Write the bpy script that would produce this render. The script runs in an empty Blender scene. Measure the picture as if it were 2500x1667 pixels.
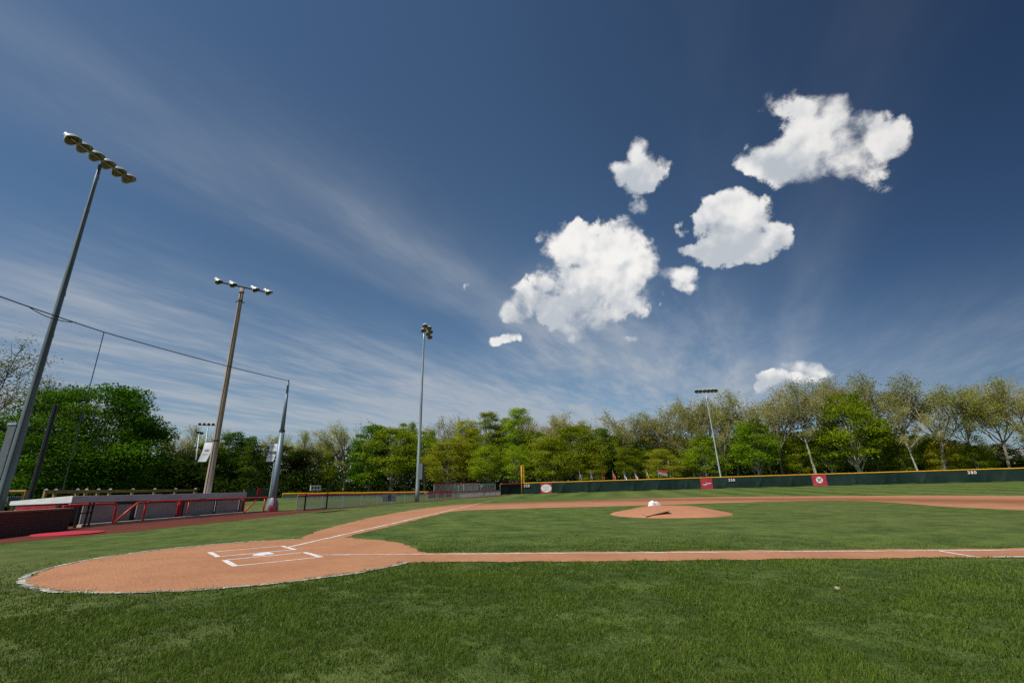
import bpy, bmesh, math, random
import numpy as np
from mathutils import Vector, Matrix

S = bpy.context.scene
COL = S.collection
R = math.radians

# ------------------------------------------------------------------ camera
CAM = np.array([13.2021, -2.9931, 1.4533])
RX = np.array([0.64365653, 0.7651219, -0.01716832])
UP = np.array([0.24037051, -0.18081139, 0.95369243])
FW = np.array([-0.72658674, 0.61797712, 0.30029318])
FPX, PW, PH = 1129.08, 2500.0, 1667.0
cam = bpy.data.cameras.new('camera')
cam.sensor_fit = 'HORIZONTAL'; cam.sensor_width = 36.0; cam.lens = FPX / PW * 36.0
cam.clip_start = 0.05; cam.clip_end = 5000
camo = bpy.data.objects.new('camera', cam); COL.objects.link(camo)
M = Matrix.Identity(4)
for i in range(3):
    M[i][0] = RX[i]; M[i][1] = UP[i]; M[i][2] = -FW[i]; M[i][3] = CAM[i]
camo.matrix_world = M
S.camera = camo

# ------------------------------------------------------------------ render / exposure
S.render.engine = 'CYCLES'
S.view_settings.view_transform = 'Standard'
S.view_settings.look = 'None'
S.view_settings.exposure = 0.0
S.view_settings.gamma = 1.0
S.cycles.max_bounces = 6
S.cycles.transparent_max_bounces = 24
S.cycles.use_denoising = False

# sun: high, behind the camera and to its left
SUN_EL = R(52); SUN_AZ = math.atan2(-0.99, 0.04)
sl = bpy.data.lights.new('sun', 'SUN'); sl.energy = 4.3; sl.angle = R(0.53); sl.color = (1.0, 0.955, 0.88)
so = bpy.data.objects.new('sun', sl); COL.objects.link(so)
sd = Vector((math.cos(SUN_AZ) * math.cos(SUN_EL), math.sin(SUN_AZ) * math.cos(SUN_EL), math.sin(SUN_EL)))
so.rotation_euler = sd.to_track_quat('Z', 'Y').to_euler()

# ------------------------------------------------------------------ small helpers for points
def ray(u, v):
    d = FW + RX * (u - PW / 2) / FPX + UP * (PH / 2 - v) / FPX
    return d / np.linalg.norm(d)
def pz(u, v, z=0.0):                      # survey: where a sight line meets the level z
    d = ray(u, v); return CAM + d * ((z - CAM[2]) / d[2])
def pd(u, v, dist):                       # survey: point on a sight line at a horizontal distance
    d = ray(u, v); return CAM + d * (dist / math.hypot(d[0], d[1]))
def ab(a, b, z=0.0):                      # a along third base line, b along first base line
    return np.array([(b - a) / math.sqrt(2), (a + b) / math.sqrt(2), z])
def hz(x, y):                             # the ground rises gently towards the outfield fence
    k = 5.0
    t = (np.asarray(y, float) - 55.0) / k
    return 0.0165 * k * np.log1p(np.exp(np.clip(t, -40, 40))) * np.where(np.asarray(y, float) > 1e9, 0, 1)

# ------------------------------------------------------------------ node helpers
class NT:
    def __init__(s, tree): s.t = tree; s.n = tree.nodes; s.l = tree.links
    def new(s, typ, **k):
        n = s.n.new(typ)
        for a, b in k.items(): setattr(n, a, b)
        return n
    def put(s, sock, v):
        if isinstance(v, bpy.types.NodeSocket): s.l.new(v, sock)
        elif v is not None: sock.default_value = v
    def m(s, op, a, b=None, c=None, clamp=False):
        n = s.new('ShaderNodeMath', operation=op, use_clamp=clamp)
        s.put(n.inputs[0], a)
        if b is not None: s.put(n.inputs[1], b)
        if c is not None: s.put(n.inputs[2], c)
        return n.outputs[0]
    def vm(s, op, a, b=None, out=0, scale=None):
        n = s.new('ShaderNodeVectorMath', operation=op)
        s.put(n.inputs[0], a)
        if b is not None: s.put(n.inputs[1], b)
        if scale is not None: s.put(n.inputs['Scale'], scale)
        return n.outputs[out]
    def dot(s, a, b): return s.vm('DOT_PRODUCT', a, b, 1)
    def noise(s, vec, scale, detail=4, rough=.55, dist=0.0, out=0, lac=2.0):
        n = s.new('ShaderNodeTexNoise')
        s.put(n.inputs['Vector'], vec); n.inputs['Scale'].default_value = scale
        n.inputs['Detail'].default_value = detail; n.inputs['Roughness'].default_value = rough
        n.inputs['Distortion'].default_value = dist; n.inputs['Lacunarity'].default_value = lac
        return n.outputs[out]
    def ramp(s, v, lo, hi, a=0.0, b=1.0, smooth=True):
        n = s.new('ShaderNodeMapRange', interpolation_type='SMOOTHSTEP' if smooth else 'LINEAR')
        n.clamp = True
        s.put(n.inputs[0], v)
        s.put(n.inputs[1], lo); s.put(n.inputs[2], hi); s.put(n.inputs[3], a); s.put(n.inputs[4], b)
        return n.outputs[0]
    def mix(s, f, a, b, bt='MIX'):
        n = s.new('ShaderNodeMix', data_type='RGBA', blend_type=bt)
        s.put(n.inputs[0], f); s.put(n.inputs[6], a); s.put(n.inputs[7], b)
        return n.outputs[2]
def c4(c): return (c[0], c[1], c[2], 1.0)

# ------------------------------------------------------------------ sky
w = bpy.data.worlds.new('World'); S.world = w; w.use_nodes = True
w.node_tree.nodes.clear()
K = NT(w.node_tree)
outw = K.new('ShaderNodeOutputWorld'); bg = K.new('ShaderNodeBackground')
bg.inputs[1].default_value = 0.10
sky = K.new('ShaderNodeTexSky', sky_type='NISHITA')
sky.sun_disc = False; sky.sun_elevation = SUN_EL
sky.sun_rotation = math.pi / 2 - SUN_AZ
sky.air_density = 1.0; sky.dust_density = 0.6; sky.ozone_density = 2.0; sky.altitude = 200
D = K.new('ShaderNodeTexCoord').outputs['Generated']
sep = K.new('ShaderNodeSeparateXYZ'); K.l.new(D, sep.inputs[0])
dz = K.m('MAXIMUM', sep.outputs[2], 0.0)
skc = K.mix(1.0, sky.outputs[0], (0.58, 0.72, 0.78, 1), 'MULTIPLY')
# polarised part of the sky: deepest well away from the sun's side
pol = K.dot(D, tuple(np.array([0.55, 0.72, 0.42]) / np.linalg.norm([0.55, 0.72, 0.42])))
polf = K.ramp(pol, 0.22, 1.0, 1.0, 0.34)
pk = K.new('ShaderNodeCombineColor')
K.put(pk.inputs[0], polf); K.put(pk.inputs[1], K.m('POWER', polf, 0.9)); K.put(pk.inputs[2], K.m('POWER', polf, 0.72))
skc = K.mix(1.0, skc, pk.outputs[0], 'MULTIPLY')
# cirrus sheets, streaming along one wind direction in the cloud plane
WA = R(114); we = (math.cos(WA), math.sin(WA), 0); wn = (-math.sin(WA), math.cos(WA), 0)
inv = K.m('DIVIDE', 1.0, K.m('ADD', dz, 0.03))
ce = K.m('MULTIPLY', K.dot(D, we), inv); cn = K.m('MULTIPLY', K.dot(D, wn), inv)
cv = K.new('ShaderNodeCombineXYZ'); K.put(cv.inputs[0], K.m('MULTIPLY', ce, 0.28)); K.put(cv.inputs[1], cn)
warp = K.noise(cv.outputs[0], 0.7, 3, .5, out=1)
cvw = K.vm('ADD', cv.outputs[0], K.vm('SCALE', warp, None, scale=0.35))
st1 = K.noise(cvw, 0.95, 5, .55)
cv2 = K.new('ShaderNodeCombineXYZ'); K.put(cv2.inputs[0], K.m('MULTIPLY', ce, 0.8)); K.put(cv2.inputs[1], K.m('MULTIPLY', cn, 2.6))
st2 = K.noise(K.vm('ADD', cv2.outputs[0], K.vm('SCALE', warp, None, scale=0.6)), 2.4, 5, .62)
def gauss(x, c, s): 
    t = K.m('DIVIDE', K.m('SUBTRACT', x, c), s)
    return K.m('POWER', 2.718, K.m('MULTIPLY', K.m('MULTIPLY', t, t), -1.0))
wcn = K.m('ADD', cn, K.m('MULTIPLY', ce, 0.14))
band = K.m('ADD', K.m('MULTIPLY', gauss(wcn, 1.36, 0.30), 0.28), K.m('ADD', K.m('MULTIPLY', gauss(wcn, 1.29, 0.10), 0.18), K.m('MULTIPLY', gauss(wcn, 1.52, 0.12), 0.16)))
low = K.m('MULTIPLY', K.ramp(wcn, 1.7, 3.0), 0.80)
right = K.m('MULTIPLY', K.m('ADD', gauss(cn, -0.40, 0.14), gauss(cn, -0.05, 0.16)), K.ramp(ce, 1.2, 4.5, 0.05, .42))
hor = K.ramp(sep.outputs[2], 0.36, 0.03, 0.0, 0.60)
lowcut = K.ramp(ce, 0.2, 1.0, 0.3, 1.0)
cir = K.m('ADD', K.m('ADD', K.m('MULTIPLY', band, K.ramp(ce, .3, 1.0, .45, 1.0)), K.m('MULTIPLY', low, lowcut)), K.m('ADD', right, K.m('ADD', hor, K.m('MULTIPLY', K.ramp(K.dot(D, tuple(ray(1480, 930))), math.cos(R(19)), math.cos(R(3))), .62))))
tex = K.m('ADD', K.m('MULTIPLY', K.ramp(st1, 0.33, 0.68), 0.66), K.m('MULTIPLY', K.ramp(st2, 0.35, 0.72), 0.48))
cirm = K.m('MULTIPLY', cir, K.m('ADD', K.m('MULTIPLY', tex, 0.95), 0.12), clamp=True)
skc = K.mix(K.m('MULTIPLY', cirm, 0.85), skc, (4.05, 4.5, 5.1, 1))

# cumulus: ellipses on the sky dome, torn by fractal noise
wz = K.noise(D, 9.0, 4, .55, out=1)
Dw = K.vm('ADD', D, K.vm('SCALE', K.vm('SUBTRACT', wz, (0.5, 0.5, 0.5)), None, scale=0.06))
blobs = [  # u, v, half width, half height, tilt(deg), weight
 (1405, 600, 95, 65, 0, 1.0), (1500, 600, 72, 70, 0, 1.0), (1455, 690, 135, 85, -25, 1.0), (1370, 770, 80, 48, -30, .95),
 (1545, 650, 60, 55, 0, .9), (1275, 735, 50, 55, -30, .78), (1255, 770, 34, 36, 0, .8), (1420, 745, 110, 70, -35, .95), (1325, 690, 60, 45, -45, .62),
 (1223, 834, 42, 16, 5, .85), (1532, 824, 34, 14, -10, .62), (1180, 690, 16, 18, 0, .36), (1150, 695, 14, 14, 0, .30), (1311, 840, 12, 6, 0, .32), (1515, 730, 18, 15, -35, .6),
 (1563, 428, 64, 52, 10, .98), (1553, 372, 28, 46, 0, 1.0), (1560, 500, 30, 46, 10, .62), (1520, 420, 44, 26, -10, .7),
 (2005, 340, 205, 72, -30, 1.0), (2045, 372, 120, 58, -28, 1.05), (1960, 375, 110, 66, -28, 1.05), (2030, 272, 46, 44, -20, .95), (2135, 325, 92, 62, -12, .95), (1890, 405, 100, 58, -15, .95), (1900, 430, 70, 42, 5, .85), (1830, 405, 50, 28, -25, .85), (2190, 300, 30, 34, 0, .7), (2225, 245, 40, 18, -30, .36), (1890, 320, 40, 24, -35, .6),
 (1780, 552, 104, 72, 0, 1.0), (1800, 510, 52, 44, 0, 1.0), (1790, 605, 128, 48, 5, .98), (1895, 580, 52, 34, -25, .72), (1675, 570, 40, 36, -20, .5), (1700, 610, 60, 26, 0, .75),
 (1655, 680, 52, 30, -12, .86), (1680, 665, 26, 24, 0, .8),
 (1915, 925, 78, 24, -5, .95), (1960, 905, 62, 20, -14, .95), (1865, 940, 30, 14, 10, .7), (2110, 905, 30, 8, 25, .3),
]
field = None
def ellipse(u, v, hw, hh, tilt):
    c = ray(u, v)
    t = math.radians(tilt)
    ex = RX - c * (RX @ c); ex /= np.linalg.norm(ex)
    ey = np.cross(c, ex)
    # angular size of one survey unit at this place of the dome
    sx = np.linalg.norm(ray(u + 1, v) - c); sy = np.linalg.norm(ray(u, v + 1) - c)
    a1 = (ex * math.cos(t) - (-ey) * math.sin(-t)); b1 = np.cross(c, a1)
    A = a1 / (hw * sx); B = b1 / (hh * sy)
    du = K.m('ADD', K.dot(Dw, tuple(A)), float(-(c @ A)))
    dv = K.m('ADD', K.dot(Dw, tuple(B)), float(-(c @ B)))
    return c, dv, K.m('ADD', K.m('MULTIPLY', du, du), K.m('MULTIPLY', dv, dv))
for (u, v, hw, hh, tilt, wt) in blobs:
    c, dv, q = ellipse(u, v, hw, hh, tilt)
    fr = K.m('MULTIPLY', K.dot(D, tuple(c)), 1.0)
    f = K.m('MULTIPLY', K.m('SUBTRACT', 1.0, K.m('MULTIPLY', q, 0.62)), wt)
    f = K.m('MULTIPLY', f, K.m('GREATER_THAN', fr, 0.5))
    field = f if field is None else K.m('SMOOTH_MAX', field, f, 0.10)
def voro(vec, scale):
    n = K.new('ShaderNodeTexVoronoi', feature='SMOOTH_F1'); K.put(n.inputs['Vector'], vec); n.inputs['Scale'].default_value = scale; n.inputs['Smoothness'].default_value = .35
    return n.outputs['Distance']
def lobes(off):
    v = D if off is None else K.vm('ADD', D, tuple(off))
    v = K.vm('ADD', v, K.vm('SCALE', K.noise(v, 30.0, 2, .5, out=1), None, scale=0.012))
    return K.m('ADD', K.m('MULTIPLY', K.m('SUBTRACT', .42, voro(v, 19.0)), .62), K.m('MULTIPLY', K.m('SUBTRACT', .42, voro(v, 47.0)), .34))
nA = K.noise(K.vm('ADD', D, (3.3, 1.7, 8.2)), 17.0, 9, .67, .15)
lob = lobes(None)
rag = K.m('ADD', K.m('MULTIPLY', lob, .55), K.m('MULTIPLY', K.m('SUBTRACT', nA, 0.5), 1.75))
dens = K.m('ADD', K.m('SUBTRACT', field, 0.33), rag)
nW = K.noise(K.vm('ADD', D, (1.7, 6.1, .9)), 8.0, 2, .5)
alpha = K.ramp(dens, -0.05, K.m('ADD', 0.17, K.m('MULTIPLY', K.ramp(nW, .42, .68), 0.62)))
alpha = K.m('MULTIPLY', alpha, K.ramp(field, 0.0, 0.22))
# the billows catch the sun on their upper flanks: compare the billow field with itself a little way sunwards
toS = np.array([-0.22, -0.10, 0.95]); toS = toS / np.linalg.norm(toS)
def bill(off): return K.noise(K.vm('ADD', D, tuple(toS * off + np.array([3.3, 1.7, 8.2]))), 17.0, 4, .50, .15)
lit = K.m('ADD', K.m('MULTIPLY', K.m('SUBTRACT', bill(0.0), bill(0.020)), .95), K.m('MULTIPLY', K.m('SUBTRACT', lob, lobes(toS * .012)), .30))
nC = K.noise(K.vm('ADD', D, (9.1, 2.2, 4.4)), 6.5, 4, .5)
shade = K.m('ADD', K.m('ADD', 0.78, lit), K.m('MULTIPLY', K.m('SUBTRACT', nC, 0.5), 0.95))
under = None                                # the undersides turn grey
for e_ in ((1400, 655, 190, 150, -20), (1563, 430, 76, 75, 0), (2005, 345, 205, 98, -28), (1785, 555, 135, 88, 0), (1655, 682, 54, 36, -10), (1925, 925, 95, 34, -8)):
    c_, dv_, q_ = ellipse(*e_); g_ = K.m('MULTIPLY', K.ramp(dv_, -0.35, 0.85), K.ramp(q_, 2.6, 1.5))
    under = g_ if under is None else K.m('MAXIMUM', under, g_)
shade = K.m('ADD', K.m('SUBTRACT', shade, K.m('MULTIPLY', under, 0.30)), .07)
ccol = K.mix(K.ramp(shade, 0.46, 1.0), (5.0, 5.4, 5.9, 1), (9.1, 8.95, 8.7, 1))
ccol = K.mix(1.0, ccol, K.mix(K.ramp(pol, 0.55, 1.0), (1, 1, 1, 1), (.82, .82, .83, 1)), 'MULTIPLY')
bgc = K.new('ShaderNodeBackground'); K.l.new(ccol, bgc.inputs[0]); bgc.inputs[1].default_value = 0.10
bgs = K.new('ShaderNodeBackground'); K.l.new(skc, bgs.inputs[0]); bgs.inputs[1].default_value = 0.10
K.l.new(skc, bg.inputs[0])
mx = K.new('ShaderNodeMixShader'); K.l.new(alpha, mx.inputs[0]); K.l.new(bgs.outputs[0], mx.inputs[1]); K.l.new(bgc.outputs[0], mx.inputs[2])
cc = ray(1690, 600)
mo = K.new('ShaderNodeMixShader')           # the fair-weather clouds fill one part of the dome only
K.put(mo.inputs[0], K.m('GREATER_THAN', K.dot(D, tuple(cc)), math.cos(R(31))))
K.l.new(bg.outputs[0], mo.inputs[1]); K.l.new(mx.outputs[0], mo.inputs[2])
K.l.new(mo.outputs[0], outw.inputs[0])
w.cycles.sampling_method = 'MANUAL'; w.cycles.sample_map_resolution = 512

# ------------------------------------------------------------------ materials
MATS = {}
def principled(name):
    m = bpy.data.materials.new(name); m.use_nodes = True
    m.node_tree.nodes.clear()
    k = NT(m.node_tree)
    o = k.new('ShaderNodeOutputMaterial'); p = k.new('ShaderNodeBsdfPrincipled')
    k.l.new(p.outputs[0], o.inputs[0])
    return m, k, p, o
def mat(name, col, rough=.6, metal=0.0, var=.18, scale=6.0, bump=0.0, spec=.4, col2=None, stretch=(1, 1, 1)):
    if name in MATS: return MATS[name]
    m, k, p, o = principled(name)
    tc = k.new('ShaderNodeTexCoord').outputs['Object']
    mp = k.new('ShaderNodeMapping'); k.l.new(tc, mp.inputs[0]); mp.inputs['Scale'].default_value = stretch
    n = k.noise(mp.outputs[0], scale, 5, .6)
    f = k.ramp(n, 0.3, 0.7)
    d = col2 or tuple(c * (1 - var) for c in col)
    k.l.new(k.mix(f, c4(d), c4(tuple(min(1, c * (1 + var * .5)) for c in col))), p.inputs['Base Color'])
    k.put(p.inputs['Roughness'], k.ramp(n, .3, .7, max(.05, rough - .08), min(1, rough + .1)))
    p.inputs['Metallic'].default_value = metal
    p.inputs['Specular IOR Level'].default_value = spec
    if bump:
        b = k.new('ShaderNodeBump'); b.inputs['Strength'].default_value = bump; b.inputs['Distance'].default_value = .02
        k.l.new(k.noise(mp.outputs[0], scale * 4, 4, .6), b.inputs['Height']); k.l.new(b.outputs[0], p.inputs['Normal'])
    MATS[name] = m; return m

galv = mat('galvanised steel', (.36, .42, .43), .45, .35, .25, 1.2, stretch=(1, 1, .2))
bluegrey = mat('painted pole steel', (.20, .26, .31), .45, .25, .3, .9, stretch=(1, 1, .25))
woodpole = mat('weathered pole wood', (.38, .31, .24), .85, 0, .35, 3.0, .5, .2, stretch=(4, 4, .25))
poledark = mat('dull pole steel', (.15, .19, .20), .5, .25, .3, .8, stretch=(1, 1, .25))
darkmetal = mat('dark metal', (.045, .05, .055), .5, .3)
blackpaint = mat('black paint', (.012, .012, .014), .45)
redpaint = mat('red railing paint', (.60, .05, .035), .35, 0, .2, 3)
redvinyl = mat('red vinyl', (.40, .022, .035), .55, 0, .2, 4)
darkred = mat('dark red paint', (.34, .02, .03), .5, 0, .25, 4)
yellow = mat('yellow plastic', (.72, .37, .015), .45, 0, .15, 2)
white = mat('white paint', (.74, .74, .72), .5, 0, .10, 3)
fascia = mat('shaded fascia grey', (.52, .52, .55), .55, 0, .10, 2)  # darker than the end board: the front's shade is put into the colour
wallgrey = mat('grey dugout wall', (.34, .33, .32), .8, 0, .15, 1.5)
concrete = mat('concrete', (.42, .36, .29), .9, 0, .25, 3, .3)
lumber = mat('treated lumber', (.36, .22, .085), .8, 0, .3, 3, .2, .2, stretch=(1, 1, .3))
signwhite = mat('sign white', (.74, .72, .69), .5, 0, .08, 3)
signink = mat('sign print', (.10, .09, .10), .6)
palepink = mat('number red', (.55, .06, .12), .5)
bannerw = mat('banner cloth', (.76, .77, .79), .7, 0, .05, 3)
roofgrey = mat('roof shingle', (.26, .25, .25), .85, 0, .25, 8)
lampalu = mat('spun aluminium', (.62, .63, .62), .35, .35, .15, 3)
lampin = mat('lamp lens amber grey', (.20, .17, .11), .18, .2, .3, 9)
bark = mat('oak bark', (.25, .21, .16), .9, 0, .45, 1.6, .6, .15, stretch=(3, 3, .6))
barkpale = mat('pale bark', (.44, .40, .33), .9, 0, .45, 1.6, .6, .15, stretch=(3, 3, .6))

# ------------------------------------------------------------------ meshes
class MB:
    def __init__(s): s.v = []; s.f = []
    def add(s, vs, fs):
        o = len(s.v); s.v.extend([tuple(map(float, q)) for q in vs]); s.f.extend([tuple(i + o for i in f) for f in fs]); return s
    def box(s, c, size, rz=0.0, ex=None):
        hx, hy, h = size[0] / 2, size[1] / 2, size[2] / 2
        ca, sa = math.cos(rz), math.sin(rz)
        vs = []
        for z in (-h, h):
            for x, y in ((-hx, -hy), (hx, -hy), (hx, hy), (-hx, hy)):
                vs.append((c[0] + x * ca - y * sa, c[1] + x * sa + y * ca, c[2] + z))
        return s.add(vs, [(3, 2, 1, 0), (4, 5, 6, 7), (0, 1, 5, 4), (1, 2, 6, 5), (2, 3, 7, 6), (3, 0, 4, 7)])
    def prism(s, bottom, top):
        n = len(bottom)
        return s.add(list(bottom) + list(top), [tuple(range(n - 1, -1, -1)), tuple(range(n, 2 * n))] + [(i, (i + 1) % n, n + (i + 1) % n, n + i) for i in range(n)])
    def tube(s, pts, rad, n=8, cap=True):
        pts = [Vector(p) for p in pts]
        if not hasattr(rad, '__len__'): rad = [rad] * len(pts)
        rings = []; prev = None
        for i, p in enumerate(pts):
            t = (pts[min(i + 1, len(pts) - 1)] - pts[max(i - 1, 0)]).normalized()
            a = prev - t * prev.dot(t) if prev is not None else (Vector((1, 0, 0)) if abs(t.x) < .8 else Vector((0, 1, 0)))
            a = (a - t * a.dot(t)).normalized(); prev = a; b = t.cross(a)
            rings.append([p + (a * math.cos(2 * math.pi * j / n) + b * math.sin(2 * math.pi * j / n)) * rad[i] for j in range(n)])
        vs = [q for r in rings for q in r]; fs = []
        for i in range(len(rings) - 1):
            for j in range(n):
                fs.append((i * n + j, i * n + (j + 1) % n, (i + 1) * n + (j + 1) % n, (i + 1) * n + j))
        if cap: fs.append(tuple(range(n - 1, -1, -1))); fs.append(tuple(range((len(rings) - 1) * n, len(rings) * n)))
        return s.add(vs, fs)
    def lathe(s, prof, base, axis, n=16):
        ax = Vector(axis).normalized(); a = ax.orthogonal().normalized(); b = ax.cross(a); base = Vector(base)
        vs = []; fs = []
        for r, h in prof:
            for j in range(n):
                t = 2 * math.pi * j / n; vs.append(base + ax * h + (a * math.cos(t) + b * math.sin(t)) * r)
        for i in range(len(prof) - 1):
            for j in range(n): fs.append((i * n + j, i * n + (j + 1) % n, (i + 1) * n + (j + 1) % n, (i + 1) * n + j))
        return s.add(vs, fs)
    def build(s, name, m, parent=None, smooth=False, bevel=0.0):
        me = bpy.data.meshes.new(name); me.from_pydata(s.v, [], s.f); me.update()
        me.materials.append(m)
        if smooth: me.polygons.foreach_set('use_smooth', [True] * len(me.polygons))
        o = bpy.data.objects.new(name, me); COL.objects.link(o)
        if parent is not None:
            o.parent = parent
            o.matrix_parent_inverse = parent.matrix_basis.inverted()
        if bevel:
            b = o.modifiers.new('bevel', 'BEVEL'); b.width = bevel; b.segments = 2; b.limit_method = 'ANGLE'
        return o
def tag(o, label=None, cat=None, group=None, kind=None):
    if label: o['label'] = label
    if cat: o['category'] = cat
    if group: o['group'] = group
    if kind: o['kind'] = kind
    return o
def empty(name, loc, label, cat, group=None):
    o = bpy.data.objects.new(name, None); COL.objects.link(o)
    o.location = tuple(map(float, loc)); o.empty_display_size = .3
    return tag(o, label, cat, group)
def structure(o): o['kind'] = 'structure'; return o
def ntri(name, verts, faces, m, cols=None, mats=None):
    """fast mesh from numpy arrays; faces (n,3) or (n,4)"""
    me = bpy.data.meshes.new(name); k = faces.shape[1]
    me.vertices.add(len(verts)); me.vertices.foreach_set('co', np.ascontiguousarray(verts, np.float32).ravel())
    me.loops.add(faces.size); me.loops.foreach_set('vertex_index', np.ascontiguousarray(faces, np.int32).ravel())
    me.polygons.add(len(faces)); me.polygons.foreach_set('loop_start', np.arange(0, faces.size, k, dtype=np.int32))
    me.polygons.foreach_set('loop_total', np.full(len(faces), k, np.int32))
    if cols is not None:
        a = me.color_attributes.new('tint', 'FLOAT_COLOR', 'POINT')
        a.data.foreach_set('color', np.ascontiguousarray(np.c_[cols, np.ones(len(cols))], np.float32).ravel())
    me.materials.append(m); me.update(calc_edges=True); me.validate()
    return me
def text_mesh(s, size, depth=.01):
    cu = bpy.data.curves.new('lettering', 'FONT'); cu.body = s; cu.size = size; cu.align_x = 'CENTER'; cu.align_y = 'CENTER'; cu.extrude = depth / 2
    cu.offset = size * .02
    ob = bpy.data.objects.new('lettering', cu); COL.objects.link(ob)
    dg = bpy.context.evaluated_depsgraph_get(); dg.update()
    me = bpy.data.meshes.new_from_object(ob.evaluated_get(dg))
    bpy.data.objects.remove(ob); return me

# ------------------------------------------------------------------ ground
rng = np.random.default_rng(7)
def grid_axis():
    a = np.concatenate([np.arange(-700, -140, 40.), np.arange(-140, 180, 4.), np.arange(180, 740, 40.)]); return a
gx = grid_axis(); gy = grid_axis()
X, Y = np.meshgrid(gx, gy, indexing='ij')
Z = hz(X, np.minimum(Y, 125))
nx, ny = X.shape
idx = np.arange(nx * ny).reshape(nx, ny)
fc = np.stack([idx[:-1, :-1], idx[1:, :-1], idx[1:, 1:], idx[:-1, 1:]], -1).reshape(-1, 4)

m, k, p, o_ = principled('mown grass')
tc = k.new('ShaderNodeTexCoord').outputs['Object']
sp = k.new('ShaderNodeSeparateXYZ'); k.l.new(tc, sp.inputs[0])
n1 = k.noise(tc, .35, 5, .6); n2 = k.noise(tc, 3.0, 5, .65); nm = k.noise(tc, 1.0, 4, .6); n3 = k.noise(tc, 26.0, 4, .7); n0 = k.noise(tc, .05, 3, .5)
# mowing rings about the mound and straight mowing stripes in the outfield
vx = k.m('SUBTRACT', sp.outputs[0], -0.8); vy = k.m('SUBTRACT', sp.outputs[1], 19.3)
rad = k.m('SQRT', k.m('ADD', k.m('MULTIPLY', vx, vx), k.m('MULTIPLY', vy, vy)))
wob = k.m('ADD', rad, k.m('MULTIPLY', k.m('SUBTRACT', n1, .5), .8))
ring = k.m('SINE', k.m('MULTIPLY', wob, 2 * math.pi / 2.2))
sa = R(38)
sl_ = k.m('ADD', k.m('ADD', k.m('MULTIPLY', sp.outputs[0], math.cos(sa)), k.m('MULTIPLY', sp.outputs[1], math.sin(sa))), k.m('MULTIPLY', k.m('SUBTRACT', n1, .5), 1.0))
strp = k.m('SINE', k.m('MULTIPLY', sl_, 2 * math.pi / 5.0))
far = k.ramp(sp.outputs[1], 44, 52)
mow = k.m('ADD', k.m('MULTIPLY', k.m('MULTIPLY', ring, k.m('SUBTRACT', 1.0, far)), k.ramp(rad, 24, 15, 0.0, .055)), k.m('MULTIPLY', k.m('MULTIPLY', strp, far), .14))
v = k.m('ADD', k.m('ADD', k.m('MULTIPLY', k.m('SUBTRACT', n1, .5), .65), k.m('MULTIPLY', k.m('SUBTRACT', nm, .5), 1.1)), k.m('ADD', k.m('MULTIPLY', k.m('SUBTRACT', n2, .5), .9), k.m('MULTIPLY', k.m('SUBTRACT', n3, .5), .9)))
v = k.m('ADD', k.m('ADD', v, mow), .5)
gc = k.mix(k.ramp(v, 0.05, .95), (.032, .066, .010, 1), (.145, .192, .040, 1))
gc = k.mix(k.m('MULTIPLY', k.ramp(n0, .42, .66), .35), gc, (.15, .155, .055, 1))
thin = k.m('MULTIPLY', k.ramp(n2, .68, .78), k.ramp(n1, .5, .65))
gc = k.mix(k.m('MULTIPLY', thin, .55), gc, (.22, .15, .075, 1))
k.l.new(gc, p.inputs['Base Color']); p.inputs['Roughness'].default_value = .9; p.inputs['Specular IOR Level'].default_value = .15
bmp = k.new('ShaderNodeBump'); bmp.inputs['Strength'].default_value = .7; bmp.inputs['Distance'].default_value = .05
k.l.new(k.m('ADD', n3, k.m('MULTIPLY', n2, .7)), bmp.inputs['Height']); k.l.new(bmp.outputs[0], p.inputs['Normal'])
grassmat = m
ground = bpy.data.objects.new('ground', ntri('ground', np.c_[X.ravel(), Y.ravel(), Z.ravel()], fc, grassmat))
COL.objects.link(ground); structure(ground)

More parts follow.
